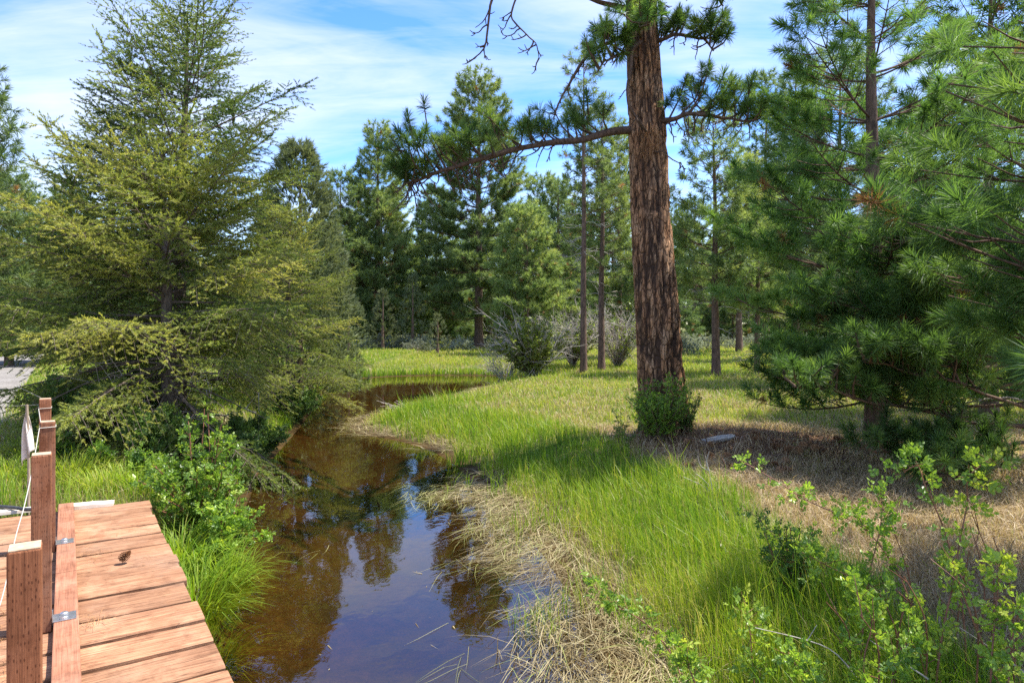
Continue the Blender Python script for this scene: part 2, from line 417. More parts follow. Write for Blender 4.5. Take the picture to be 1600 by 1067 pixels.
def axis(lo, hi, step, far, g=1.16):
    a = list(np.arange(lo, hi + 1e-6, step)); s = step
    while a[-1] < far: s *= g; a.append(a[-1] + s)
    s = step; b = []
    v = lo
    while v > -far: s *= g; v -= s; b.append(v)
    return np.array(b[::-1] + a)
gx = axis(-9, 9, .11, 900); gy = axis(1.5, 31, .11, 900)
X, Y = np.meshgrid(gx, gy); SD = shore_sd(X, Y); Z = ground_z(X, Y, SD)
g = Geo(); ny, nx = X.shape
i = (np.arange(ny - 1)[:, None] * nx + np.arange(nx - 1)[None]).ravel()
g.add(np.stack([X, Y, Z], -1).reshape(-1, 3), np.stack([i, i + 1, i + nx + 1, i + nx], -1))
def zones(x, y, sd):
    """soil kinds: green, dry, litter, bare path edge, bed"""
    left = is_left(x, y)
    n = fbm(x * .8, y * .8, 21); n2 = fbm(x * 2.6, y * 2.6, 22)
    litter = np.exp(-(((x - 4.0) / 1.9) ** 2 + ((y - 10.3) / .95) ** 2) ** 1.6)
    right_near = (~left) & (y < 12)
    lush_edge = 1.75 + .5 * (n - .5) + .25 * sst(6, 12, y)
    dry = sst(-.25, .5, sd - lush_edge + .5 * (n2 - .5)) * np.where(right_near, 1, 0)
    midz = (~left) & (y >= 12) & (y < 21.5)
    dry = np.where(midz, .5 * sst(.5, .74, n * .5 + n2 * .5 + .08 * sst(0, 5, x) - .1 * sst(3.0, 1.0, sd)), dry)
    farz = (y >= 21.5)
    dry = np.where(farz, .55 * sst(.5, .7, n2 * .5 + n * .5), dry)
    dry = np.where(left & (y < 13), .25 * sst(.4, .6, n2), dry)
    return dry, np.clip(litter, 0, 1), left
DRY, LIT, LEFT = zones(X, Y, SD)
c_green = np.array([.1, .115, .03]); c_dry = np.array([.36, .28, .18]); c_lit = np.array([.2, .11, .065]); c_bed = np.array([.072, .041, .011]); c_mud = np.array([.12, .085, .045])
far_t = sst(30, 60, Y)[..., None]
col = c_green * (1 + far_t * .6) * (1 - DRY[..., None]) + c_dry * DRY[..., None]
col = col * (1 - LIT[..., None]) + c_lit * LIT[..., None]
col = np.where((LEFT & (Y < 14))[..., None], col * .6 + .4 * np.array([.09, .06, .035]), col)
mudmix = (sst(.75, .2, SD) * (~LEFT))[..., None]; col = col * (1 - mudmix) + np.array([.085, .062, .03]) * mudmix
bedmix = sst(.12, -.15, SD)[..., None]
bedc = c_bed * (.55 + .75 * fbm(X * 1.3, Y * 1.3, 31)[..., None]) * (.75 + .5 * fbm(X * 6, Y * 6, 33)[..., None])
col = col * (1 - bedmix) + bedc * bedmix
T_, S_ = path_coords(X, Y)
pth = (sst(1.35, .8, np.abs(T_ + 1.85)) * sst(6.4, 7.4, S_) * sst(60, 45, S_))[..., None]
col = col * (1 - pth) + np.array([.33, .25, .17]) * pth
m, nt, out = newmat('soil_and_thatch')
a = nd(nt, 'ShaderNodeAttribute', attribute_name='soil')
oc = objcoord(nt)
nA = noise(nt, oc, 9, 8, .7); nB = noise(nt, oc, 55, 4, .7)
c = mixc(nt, 'MULTIPLY', 1.0, a.outputs['Color'], ramp(nt, nA, [(.3, (.6, .6, .6)), (.7, (1.3, 1.3, 1.3))]).outputs[0])
c = mixc(nt, 'MULTIPLY', 1.0, c, ramp(nt, nB, [(.3, (.6, .6, .6)), (.7, (1.3, 1.3, 1.3))]).outputs[0])
p = nd(nt, 'ShaderNodeBsdfPrincipled', Roughness=.95); p.inputs['Specular IOR Level'].default_value = .15
nt.links.new(c, p.inputs['Base Color']); nt.links.new(bump(nt, nB, .8, .03), p.inputs['Normal']); nt.links.new(p.outputs[0], out.inputs['Surface'])
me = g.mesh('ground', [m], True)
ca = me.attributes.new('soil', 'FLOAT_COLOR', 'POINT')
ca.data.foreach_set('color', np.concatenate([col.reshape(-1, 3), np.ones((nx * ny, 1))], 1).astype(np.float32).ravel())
gnd = bpy.data.objects.new('ground', me); COL.objects.link(gnd); tag(gnd, 'meadow ground with grassy banks and brown creek bed', 'ground', kind='structure')

# water: one still sheet; the bank rises out of it
m, nt, out = newmat('creek_water')
oc = objcoord(nt)
wn = noise(nt, objcoord(nt, (1, .6, 1)), 3.2, 3, .5, .4); wn2 = noise(nt, oc, 14, 2, .5)
ad = nd(nt, 'ShaderNodeMath', operation='MULTIPLY_ADD'); ad.inputs[1].default_value = .12; nt.links.new(wn2, ad.inputs[0]); nt.links.new(wn, ad.inputs[2])
bn = bump(nt, ad.outputs[0], .12, .02)
fr = nd(nt, 'ShaderNodeFresnel', IOR=1.7); nt.links.new(bn, fr.inputs['Normal'])
tr = nt.nodes.new('ShaderNodeBsdfTransparent'); tr.inputs['Color'].default_value = (.72, .6, .42, 1)
gl = nt.nodes.new('ShaderNodeBsdfGlossy'); gl.inputs['Roughness'].default_value = .015; gl.inputs['Color'].default_value = (1, 1, 1, 1); nt.links.new(bn, gl.inputs['Normal'])
mx = nt.nodes.new('ShaderNodeMixShader'); nt.links.new(fr.outputs[0], mx.inputs[0]); nt.links.new(tr.outputs[0], mx.inputs[1]); nt.links.new(gl.outputs[0], mx.inputs[2])
nt.links.new(mx.outputs[0], out.inputs['Surface'])
g = Geo()
g.add([(-17, -30, 0), (4, -30, 0), (4, 30.5, 0), (-17, 30.5, 0)], [[0, 1, 2, 3]])
wat = part('water', g, m); tag(wat, 'still brown creek water mirroring sky and pines', 'water', kind='structure')

# gravel path leaving the far end of the bridge
m, nt, out = newmat('path_gravel')
oc = objcoord(nt)
vo = nd(nt, 'ShaderNodeTexVoronoi', Scale=38.0); nt.links.new(oc, vo.inputs['Vector'])
r1 = ramp(nt, vo.outputs['Color'], [(.1, (.13, .12, .11)), (.9, (.29, .27, .25))])
p = nd(nt, 'ShaderNodeBsdfPrincipled', Roughness=.95)
nt.links.new(mixc(nt, 'MULTIPLY', 1.0, r1.outputs[0], ramp(nt, noise(nt, oc, 1.5, 5), [(.3, (.75, .73, .7)), (.7, (1.1, 1.1, 1.1))]).outputs[0]), p.inputs['Base Color'])
nt.links.new(bump(nt, vo.outputs['Distance'], .7, .02), p.inputs['Normal']); nt.links.new(p.outputs[0], out.inputs['Surface'])
g = Geo()
ss = np.arange(9.5, 46, .5); tt = np.linspace(-1, 1, 9)
V = []
for k, s in enumerate(ss):
    hw = .95 + .12 * (vnoise(s * .9, 1.0, 4) - .5)
    tc_ = -1.85 - .0 * s
    for j, u in enumerate(tt):
        t = tc_ + u * hw + .06 * (vnoise(s * 2, j * 1.0, 6) - .5)
        x, y = t * E2[0] + s * E1[0], t * E2[1] + s * E1[1]
        V.append((x, y, .5 - .02 * sst(7, 20, s) + .03 * (1 - u * u) + .012))
n = len(tt); i = (np.arange(len(ss) - 1)[:, None] * n + np.arange(n - 1)[None]).ravel()
g.add(V, np.stack([i, i + 1, i + n + 1, i + n], -1))
pt = part('path', g, m, smooth=True); tag(pt, 'grey gravel path leading away from the bridge', 'path', kind='structure')

# ------------------------------------------------------------------ wooden footbridge, built in its own axes (x across, y along)
DZ = .58
bridge = thing('footbridge', 'red-brown timber footbridge deck with a low kerb board and four square posts', 'bridge', (0, 0, DZ), math.atan2(.547, .837))
def woodmat(name, dark, light, incise=False, along='X'):
    m, nt, out = newmat(name)
    a = nd(nt, 'ShaderNodeAttribute', attribute_name='tint')
    sc = (1.0, 22, 22) if along == 'X' else ((22, 1.0, 22) if along == 'Y' else (22, 22, 1.0))
    gr = noise(nt, objcoord(nt, sc), 2.2, 7, .65, .5)
    sc2 = tuple(v * (3.5 if v > 2 else 1.6) for v in sc)
    fi = noise(nt, objcoord(nt, sc2), 2.6, 4, .7, .2)
    st = noise(nt, objcoord(nt), 3.2, 5, .6)
    col = ramp(nt, gr, [(.25, dark), (.5, tuple((x + y) / 2 for x, y in zip(dark, light))), (.72, light)]).outputs[0]
    col = mixc(nt, 'MULTIPLY', 1.0, col, ramp(nt, fi, [(.3, (.55, .5, .48)), (.55, (1.06, 1.05, 1.04))]).outputs[0])
    col = mixc(nt, 'MIX', ramp(nt, st, [(.5, (0, 0, 0)), (.75, (.55, .55, .55))]).outputs[0], col, tuple(min(1, v * 1.25 + .05) for v in light))
    col = mixc(nt, 'MULTIPLY', 1.0, col, ramp(nt, a.outputs['Fac'], [(0, (.78, .76, .74)), (1, (1.15, 1.1, 1.08))]).outputs[0])
    ck = noise(nt, objcoord(nt, tuple(v * (.9 if v > 2 else .55) for v in sc)), 1.7, 3, .5, .15)
    cl = ramp(nt, ck, [(.486, (1, 1, 1)), (.497, (.3, .26, .24)), (.503, (.3, .26, .24)), (.514, (1, 1, 1))])
    if along == 'X': col = mixc(nt, 'MULTIPLY', .8, col, cl.outputs[0])
    gy = noise(nt, objcoord(nt), 1.1, 6, .7)
    col = mixc(nt, 'MIX', ramp(nt, gy, [(.5, (0, 0, 0)), (.75, (.5, .5, .5))]).outputs[0], col, (.3, .22, .165))
    gd = noise(nt, objcoord(nt), 7, 6, .75)
    col = mixc(nt, 'MULTIPLY', .8, col, ramp(nt, gd, [(.34, (.6, .54, .5)), (.5, (1, 1, 1))]).outputs[0])
    h = fi
    if incise:
        br = nt.nodes.new('ShaderNodeTexBrick'); br.inputs['Scale'].default_value = 1.0
        br.offset = .5; br.inputs['Brick Width'].default_value = .034; br.inputs['Row Height'].default_value = .011; br.inputs['Mortar Size'].default_value = .0038; br.inputs['Mortar Smooth'].default_value = .1
        tc = nt.nodes.new('ShaderNodeTexCoord'); sp = nt.nodes.new('ShaderNodeSeparateXYZ'); nt.links.new(tc.outputs['Object'], sp.inputs[0])
        sm = nd(nt, 'ShaderNodeMath', operation='ADD'); nt.links.new(sp.outputs['X'], sm.inputs[0]); nt.links.new(sp.outputs['Y'], sm.inputs[1])
        cb = nt.nodes.new('ShaderNodeCombineXYZ'); nt.links.new(sp.outputs['Z'], cb.inputs[0]); nt.links.new(sm.outputs[0], cb.inputs[1])
        # the short upright nicks left by pressure treating
        vo = nd(nt, 'ShaderNodeTexVoronoi', Scale=1.0); mpp = nt.nodes.new('ShaderNodeMapping'); mpp.inputs['Scale'].default_value = (38, 105, 1)
        vo.inputs['Randomness'].default_value = .45
        nt.links.new(cb.outputs[0], mpp.inputs['Vector']); nt.links.new(mpp.outputs[0], vo.inputs['Vector'])
        ir = ramp(nt, vo.outputs['Distance'], [(.14, (.42, .36, .34)), (.3, (1, 1, 1))])
        col = mixc(nt, 'MULTIPLY', 1.0, col, ir.outputs[0]); nt.nodes.remove(br)
    p = nd(nt, 'ShaderNodeBsdfPrincipled', Roughness=.75); p.inputs['Specular IOR Level'].default_value = .25
    nt.links.new(col, p.inputs['Base Color']); nt.links.new(bump(nt, h, .5, .006), p.inputs['Normal']); nt.links.new(p.outputs[0], out.inputs['Surface'])
    return m
MAT['deck'] = woodmat('deck_timber', (.17, .076, .04), (.48, .272, .155), along='X')
MAT['kerb'] = woodmat('kerb_timber', (.22, .09, .05), (.39, .19, .115), along='Y')
MAT['post'] = woodmat('treated_post_timber', (.19, .075, .033), (.37, .16, .08), True, along='Z')
MAT['postend'] = plainmat('worn_end_grain', (.36, .24, .15), (.52, .38, .26), 60, .85)
def plank(g, t0, t1, s0, s1, top=0.0, th=.05, tint=.5, seed=0.0, wob=.006, cut=None):
    n = 26; ts = np.linspace(t0, t1, n)
    e0 = s0 + wob * 2 * (vnoise(ts * 3.3, seed + 0 * ts, 41) - .5) + wob * 1.6 * (vnoise(ts * 15, seed + 0 * ts, 43) - .5)
    e1 = s1 + wob * 2 * (vnoise(ts * 3.1, seed + 0 * ts, 47) - .5) + wob * 1.6 * (vnoise(ts * 14, seed + 0 * ts, 49) - .5)
    if cut: e0, e1 = cut(ts, e0, e1)
    zt = top + .006 * (vnoise(ts * 2, seed + 0 * ts, 51) - .5)
    b = .007
    prof = [(e0, zt - th), (e0, zt - b), (e0 + b, zt), ((e0 + e1) / 2, zt + .002), (e1 - b, zt), (e1, zt - b), (e1, zt - th)]
    V = np.stack([np.stack([ts, pr[0], pr[1] + 0 * ts], -1) for pr in prof], 1).reshape(-1, 3)
    m_ = len(prof); i = (np.arange(n - 1)[:, None] * m_); j = np.arange(m_)[None]; k = (j + 1) % m_
    F = np.stack([i + j, i + m_ + j, i + m_ + k, i + k], -1).reshape(-1, 4)
    g.add(V, F, tint)
    for e in (0, n - 1):
        ring = V[e * m_:(e + 1) * m_]; c0 = ring.mean(0)
        jj = np.arange(m_); T = np.stack([0 * jj, 1 + jj, 1 + (jj + 1) % m_], -1)
        g.add(np.vstack([c0[None], ring]), T, tint)
edges = [7.06, 6.78, 6.5, 6.2, 5.91, 5.62, 5.31, 5.0, 4.7, 4.36, 4.03, 3.73, 3.41, 3.1]
while edges[-1] > -2.6: edges.append(edges[-1] - RNG.uniform(.27, .31))
gaps = RNG.uniform(.012, .03, len(edges)); gaps[[3, 4, 5, 8, 9, 10, 11, 12]] = [.03, .045, .02, .036, .03, .05, .048, .03]
g = Geo()
for k in range(len(edges) - 1):
    s1, s0 = edges[k], edges[k + 1] + gaps[k + 1]
    tr_ = .63 + RNG.normal(0, .008); tl = -1.55 + RNG.normal(0, .02)
    tn = RNG.uniform(.15, .95); top = RNG.normal(0, .004)
    if k == 6:      # the plank with a long split
        f = lambda ts: np.interp(ts, [-2, .02, .66], [.9, .80, .34])
        sp = lambda ts: np.interp(ts, [-.1, .1, .5, .66], [0.001, .006, .008, .012])
        plank(g, tl, tr_, s0, s1, top, tint=tn, seed=k, cut=lambda ts, a, b: (a, a + (b - a) * f(ts)))
        plank(g, tl, tr_ + .01, s0, s1, top + .003, tint=tn, seed=k, cut=lambda ts, a, b: (a + (b - a) * f(ts) + sp(ts), b))
    else:
        plank(g, tl, tr_, s0, s1, top, tint=tn, seed=k * 1.37)
part('deck', g, MAT['deck'], bridge, smooth=False)
def box(g, lo, hi, bev=.004, tint=.5, mat=0):
    lo = np.array(lo, float); hi = np.array(hi, float)
    bm = bmesh.new(); bmesh.ops.create_cube(bm, size=1)
    for v in bm.verts: v.co = Vector((lo + (np.array(v.co) + .5) * (hi - lo)).tolist())
    if bev: bmesh.ops.bevel(bm, geom=list(bm.edges), offset=bev, segments=2, affect='EDGES', profile=.6)
    bmesh.ops.triangulate(bm, faces=bm.faces)
    bm.verts.ensure_lookup_table()
    g.add([tuple(v.co) for v in bm.verts], [[v.index for v in f.verts] for f in bm.faces], tint, mat); bm.free()
import bmesh
for (a, b, tn) in ((3.30, 5.15, .65), (5.156, 7.12, .55), (-2.5, 3.294, .3)):
    g = Geo(); box(g, (-.055, a, .006), (.058, b, .052), .006, tn); part('kerb_board', g, MAT['kerb'], bridge)
g = Geo()
for t in (-1.35, -.5, .35): box(g, (t - .06, -2.5, -.36), (t + .06, 6.95, -.058), .006, .3)
part('beam', g, MAT['kerb'], bridge)
for k, s in enumerate((2.62, 4.36, 5.86, 7.42)):
    g = Geo(); gt = Geo(); h = (.925, .935, .925, .945)[k]; c = -.107; w = .0445
    if k == 3: c = -.155
    sk = .012
    z0 = -.1 if k == 3 else .004
    box(g, (c - w, s - w, z0), (c + w, s + w, h - .004), .005, .5 + .1 * k)
    o = part('post', g, MAT['post'], bridge)
    box(gt, (c - w + .003, s - w + .003, h - .0035), (c + w - .003, s + w - .003, h + .001), .001, .5); part('end_grain', gt, MAT['postend'], o)
    if k < 3:
        g = Geo(); x0 = c + w
        box(g, (x0 + .002, s - .055, .0535), (x0 + .11, s + .055, .058), .001)
        box(g, (x0 + .001, s - .055, .0535), (x0 + .006, s + .055, .085), .001)
        for ds in (-.03, .03):
            a = np.arange(10) / 10 * 2 * PI
            tube(g, [(x0 + .055, s + ds, .0575), (x0 + .055, s + ds, .066), (x0 + .055, s + ds, .071)], [.021, .02, .012], 12)
        part('bracket', g, MAT['steel'], o, smooth=False)
# ------------------------------------------------------------------ shapes the foliage is stamped from
TUFT_NEAR = [tuft_proto(150, .2, .0036, .16, .35) for _ in range(4)]
TUFT_E = [tuft_proto(90, .2, .0068, .18, .3) for _ in range(4)]
TUFT_G = [tuft_proto(110, .175, .006, .15, .2, 8, 100) for _ in range(4)]
TUFT_MID = [tuft_proto(42, .25, .016, .2, .15, 10, 95, .2) for _ in range(4)]
TUFT_FAR = [tuft_proto(36, .32, .034, .22, 0, 10, 100, .25) for _ in range(4)]
BRUSH = [brush_proto(30, .18, .043, .013, .65) for _ in range(4)]
LEAF = [leaf_proto(5, .036, .024, .06) for _ in range(3)] + [leaf_proto(7, .033, .021, .085) for _ in range(3)]

def rot2(a): return np.array([math.cos(a), math.sin(a), 0.0])

def trunk_geo(H, r0, lean=(0, 0), sides=10, wob=.06, flare=.25, mat=0):
    g = Geo(); n = 16
    z = np.linspace(-.15, H, n)
    u = np.clip(z / H, 0, 1)
    x = lean[0] * u + wob * (vnoise(z * .35, 0 * z + RNG.uniform(0, 99), 1) - .5) * u * 2
    y = lean[1] * u + wob * (vnoise(z * .35, 0 * z + RNG.uniform(0, 99), 2) - .5) * u * 2
    r = r0 * (1 - u) ** .85 + .012 + r0 * flare * np.exp(-np.maximum(z, 0) / .25)
    P = np.stack([x, y, z], -1)
    tube(g, P, r, sides)
    return g, P

def tp(P, h):
    return np.array([np.interp(h, P[:, 2], P[:, 0]), np.interp(h, P[:, 2], P[:, 1]), h])

def pine(H, r0, R, base=.25, n=60, protos=TUFT_MID, tsize=1.0, dens=.22, e_low=-.15, e_top=.75, curve=.22, shape=.8, tmean=.45, lean=(0, 0), dead=0,
         sides=9, gap=.0, sub=.42, wob=.08, tvar=.16, layer=0.0, limb_r=.022, extra=(), thin=None):
    """an open-grown pine: returns trunk mesh data and crown mesh data (needles + limbs)"""
    gt, P = trunk_geo(H, r0, lean, sides, wob)
    gc = Geo(); tpz, td, tt, ts = [], [], [], []
    for i in range(n + len(extra)):
        u = (i % n + RNG.uniform(0, 1)) / n
        if layer: u = (np.round(u * layer) + RNG.uniform(-.16, .16)) / layer
        u = float(np.clip(u, 0, .995))
        if i < n and RNG.uniform() < gap and u < .8: continue
        h = H * (base + (1 - base) * u)
        az = i * 2.4 + RNG.uniform(-.5, .5)
        L = R * ((1 - u) ** shape) * RNG.uniform(.7, 1.12) + .12 * R
        lowf = sst(0, .22, u) * .35 + .65
        L *= lowf
        e = e_low + (e_top - e_low) * u + RNG.normal(0, .1)
        if i >= n:
            h, az, L = extra[i - n]; e = -.12; u = .2
        t = np.linspace(0, 1, 7)
        out = rot2(az); sidev = np.array([-out[1], out[0], 0])
        sway = RNG.normal(0, .12) * L
        pts = tp(P, h)[None] + out[None] * (L * t)[:, None] + sidev[None] * (sway * t * t)[:, None]
        pts[:, 2] += L * (e * t + curve * (t * t - .25 * t))
        lr = (limb_r * (L / R) ** .7) * r0 / .15 + .004
        tube(gc, pts, np.interp(t, [0, 1], [lr, .005]), 5, .4, 1, cap=False)
        tint = tmean + RNG.normal(0, tvar * .6)
        # side shoots
        tl = t0 = .3
        while tl < 1.0:
            for sgn in (-1, 1):
                b = np.array([np.interp(tl, t, pts[:, k]) for k in range(3)])
                l = sub * L * (1.08 - tl) * RNG.uniform(.7, 1.2) + .12 * tsize
                d = unit(out * RNG.uniform(.5, .9) + sidev * sgn * RNG.uniform(.5, 1.0) + np.array([0, 0, RNG.uniform(.0, .45)]))
                q = np.stack([b, b + d * l * .5 + [0, 0, .02 * l], b + d * l + [0, 0, .16 * l]])
                if l > .25 * tsize: tube(gc, q, [.009 * tsize ** .5, .007, .004], 4, .4, 1, cap=False)
                k = max(1, int(l / (dens * tsize)))
                for j in range(k):
                    f = 1 - .62 * j / (k + .6)
                    pp = np.array([np.interp(f, [0, .5, 1], q[:, c]) for c in range(3)])
                    tpz.append(pp + RNG.normal(0, .04 * tsize, 3)); dd = d + np.array([0, 0, .35]) + RNG.normal(0, .25, 3)
                    td.append(dd); tt.append(tint + RNG.normal(0, tvar * .5)); ts.append(tsize * RNG.uniform(.75, 1.15))
            tl += max(.1, dens * tsize * 1.35 / L)
        tpz.append(pts[-1]); td.append(pts[-1] - pts[-2] + np.array([0, 0, .15])); tt.append(tint + .05); ts.append(tsize)
    tpz.append(tp(P, H) - [0, 0, .1]); td.append([0, 0, 1]); tt.append(tmean); ts.append(tsize)
    tpz, td, ts, tt = np.array(tpz), np.array(td), np.array(ts), np.array(tt)
    if thin:       # bald gaps in the crown, where the sun comes through to the plants below
        k = thin(tpz); tpz, td, ts, tt = tpz[k], td[k], ts[k], tt[k]
    rust = RNG.uniform(0, 1, len(tpz)) < .022
    stamp(gc, protos, tpz[~rust], td[~rust], ts[~rust], np.clip(tt[~rust], .02, .98))
    stamp(gc, protos, tpz[rust], td[rust], ts[rust] * .7, RNG.uniform(0, .8, rust.sum()), 2)
    for i in range(dead):      # bare dead limbs low on the trunk
        h = H * RNG.uniform(.08, base + .1); az = RNG.uniform(0, 6.28); L = RNG.uniform(.4, 1.0) * R * .8
        b = tp(P, h); o = rot2(az)
        pts = np.array([b + o * L * t_ + [0, 0, L * (.12 * t_ - .25 * t_ * t_) + .05 * math.sin(t_ * 7)] for t_ in np.linspace(0, 1, 6)])
        tube(gt, pts, np.linspace(.016, .004, 6), 4, .6, 1, cap=False)
        for _ in range(3):
            k = RNG.integers(2, 5); q = pts[k]
            tube(gt, [q, q + o * .18 + RNG.normal(0, .12, 3), q + o * .3 + RNG.normal(0, .18, 3)], [.008, .006, .003], 4, .6, 1, cap=False)
    return gt, gc

def fir(H, r0, R, n=80, base=.1, dens=.12, tmean=.5, e_low=-.22, e_top=.95, shape=.75, lean=(0, 0), brush=1.0, tw=.15, droop=.35, maxh=None, prof=None, bare_low=0):
    """a Douglas fir: sprays of short-needled twigs on each side of every limb"""
    gt, P = trunk_geo(H, r0, lean, 10, .12)
    gc = Geo(); bp, bd, bt, bs = [], [], [], []
    for i in range(n):
        u = (i + RNG.uniform(0, 1)) / n
        h = H * (base + (1 - base) * u); az = i * 2.4 + RNG.uniform(-.4, .4)
        L = (np.interp(u, *prof) if prof else R * (1 - u) ** shape) * RNG.uniform(.55, 1.2) + .1
        e = np.interp(u, [0, .3, .65, 1], [e_low, .2, .62, e_top]) + RNG.normal(0, .17)
        t = np.linspace(0, 1, 8); out = rot2(az); sv = np.array([-out[1], out[0], 0]); sway = RNG.normal(0, .12) * L
        pts = tp(P, h)[None] + out[None] * (L * t * math.cos(e * .7))[:, None] + sv[None] * (sway * t * t)[:, None]
        pts[:, 2] += L * (math.sin(e) * t + (-.10 + .25 * u) * t * t)
        tube(gc, pts, np.interp(t, [0, 1], [.006 + .0065 * L * (1 - .4 * u), .003]), 5, .4, 1, cap=False)
        tint0 = tmean + RNG.normal(0, .15)
        tl = .16 + .1 * RNG.uniform() if u > .25 else .3
        sgn = 1
        while tl < .99:
            sgn = -sgn
            b = np.array([np.interp(tl, t, pts[:, k]) for k in range(3)])
            l = (.46 * L * (1.04 - tl) * RNG.uniform(.65, 1.2) + .14)
            fwd = unit(pts[min(7, int(tl * 7) + 1)] - pts[int(tl * 7)])
            d = unit(fwd * .62 + sv * sgn * .75 + np.array([0, 0, RNG.normal(.02, .14)]))
            m = max(3, int(l / .055)); f = np.linspace(.12, 1, m)
            dr = -droop * (1 - u) * l
            q = b[None] + d[None] * (l * f)[:, None]; q[:, 2] += dr * f * f
            tube(gc, np.vstack([b, q[m // 2], q[-1]]), [.004, .003, .002], 4, .45, 1, cap=False)
            side = np.where(np.arange(m) % 2 == 0, 1.0, -1.0)
            pd = unit(np.cross(d, [0, 0, 1]))
            dirs = d[None] * .75 + pd[None] * side[:, None] * .75 + RNG.normal(0, .16, (m, 3)); dirs[:, 2] += -.3 * (1 - u) + .05 + RNG.normal(0, .38, m)
            dirs[-1] = d + np.array([0, 0, dr / l * .6])
            bp.append(q); bd.append(dirs); bt.append(tint0 + RNG.normal(0, .07) + .2 * (f - .5) + RNG.normal(0, .06, m))
            bs.append(brush * (1.15 - .5 * f) * RNG.uniform(.75, 1.15, m))
            tl += max(.035, dens / L * RNG.uniform(.7, 1.2) * .62)
        k = max(2, int(.35 * L / .08)); f = np.linspace(.66, 1, k)
        q = np.stack([np.interp(f, t, pts[:, c]) for c in range(3)], -1)
        bp.append(q); bd.append(np.tile(pts[-1] - pts[-2], (k, 1)) + RNG.normal(0, .03, (k, 3))); bt.append(np.full(k, tint0 + .08)); bs.append(np.full(k, brush * 1.05))
    k = 14; zt = np.linspace(H * .88, H, k)
    bp.append(np.stack([tp(P, z_) for z_ in zt])); bd.append(np.tile([0, 0, 1.0], (k, 1)) + RNG.normal(0, .25, (k, 3))); bt.append(np.full(k, tmean)); bs.append(np.full(k, brush * 1.1))
    stamp(gc, BRUSH, np.concatenate(bp), np.concatenate(bd), np.concatenate(bs), np.clip(np.concatenate(bt), .02, .98))
    for i in range(bare_low):
        h = H * RNG.uniform(.1, .32); az = RNG.uniform(0, 6.28); L = RNG.uniform(.35, .7) * R; b = tp(P, h); o = rot2(az)
        pts = np.array([b + o * L * t_ + [0, 0, L * (.1 * t_ - .3 * t_ * t_) + .04 * math.sin(t_ * 6 + i)] for t_ in np.linspace(0, 1, 6)])
        tube(gt, pts, np.linspace(.02, .004, 6), 5, .6, 1, cap=False)
        for _ in range(4):
            q = pts[RNG.integers(1, 5)]
            tube(gt, [q, q + o * .15 + RNG.normal(0, .1, 3), q + o * .25 + RNG.normal(0, .18, 3)], [.007, .005, .002], 4, .6, 2, cap=False)
    return gt, gc

def juniper(H, R, n=420, tmean=.5, shape=.8, lobes=1):
    gt, P = trunk_geo(H * .9, .05 * H ** .5, (0, 0), 7, .05)
    gc = Geo()
    u = RNG.uniform(0, 1, n) ** 1.15; az = RNG.uniform(0, 2 * PI, n)
    lump = .8 + .45 * vnoise(az * 1.6, u * 7, RNG.uniform(0, 50))
    rr = R * (1 - u) ** shape * (.35 + .65 * RNG.uniform(0, 1, n) ** .5) * lump + .03
    P_ = np.stack([rr * np.cos(az), rr * np.sin(az), H * (.06 + .92 * u)], -1)
    D = np.stack([np.cos(az) * .75, np.sin(az) * .75, np.full(n, .8)], -1) + RNG.normal(0, .25, (n, 3))
    pr = []
    for _ in range(4):
        k = 26; uu = RNG.uniform(0, 1, k); ph = RNG.uniform(0, 6.28, k); an = np.radians(RNG.normal(34, 12, k))
        d = np.stack([np.sin(an) * np.cos(ph), np.sin(an) * np.sin(ph), np.cos(an)], -1)
        pr.append(needles(np.stack([0 * uu, 0 * uu, uu * .22], -1), d, .17 * RNG.uniform(.6, 1.1, k), .024))
    stamp(gc, pr, P_, D, RNG.uniform(.7, 1.2, n) * min(.95, .55 + .12 * H), np.clip(tmean + RNG.normal(0, .13, n) + .15 * (lump - 1), .02, .98))
    return gt, gc

def put_tree(kind, label, cat, gt, gc, loc, mats_t, mats_c, rz=0.0, group=None):
    t = thing(kind, label, cat, loc, rz, group)
    part('trunk', gt, mats_t, t, smooth=True); part('crown', gc, mats_c, t)
    return t
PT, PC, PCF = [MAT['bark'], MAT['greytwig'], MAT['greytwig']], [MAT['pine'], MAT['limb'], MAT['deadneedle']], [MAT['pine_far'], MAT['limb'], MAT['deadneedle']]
FT, FC = [MAT['firbark'], MAT['firbark'], MAT['greytwig']], [MAT['fir'], MAT['firbark']]
JC = [MAT['juniper'], MAT['limb']]
def gl(px, d, dz=0.0):
    x = ath(px, d); return (x, d, gz(x, d) - .03 + dz)

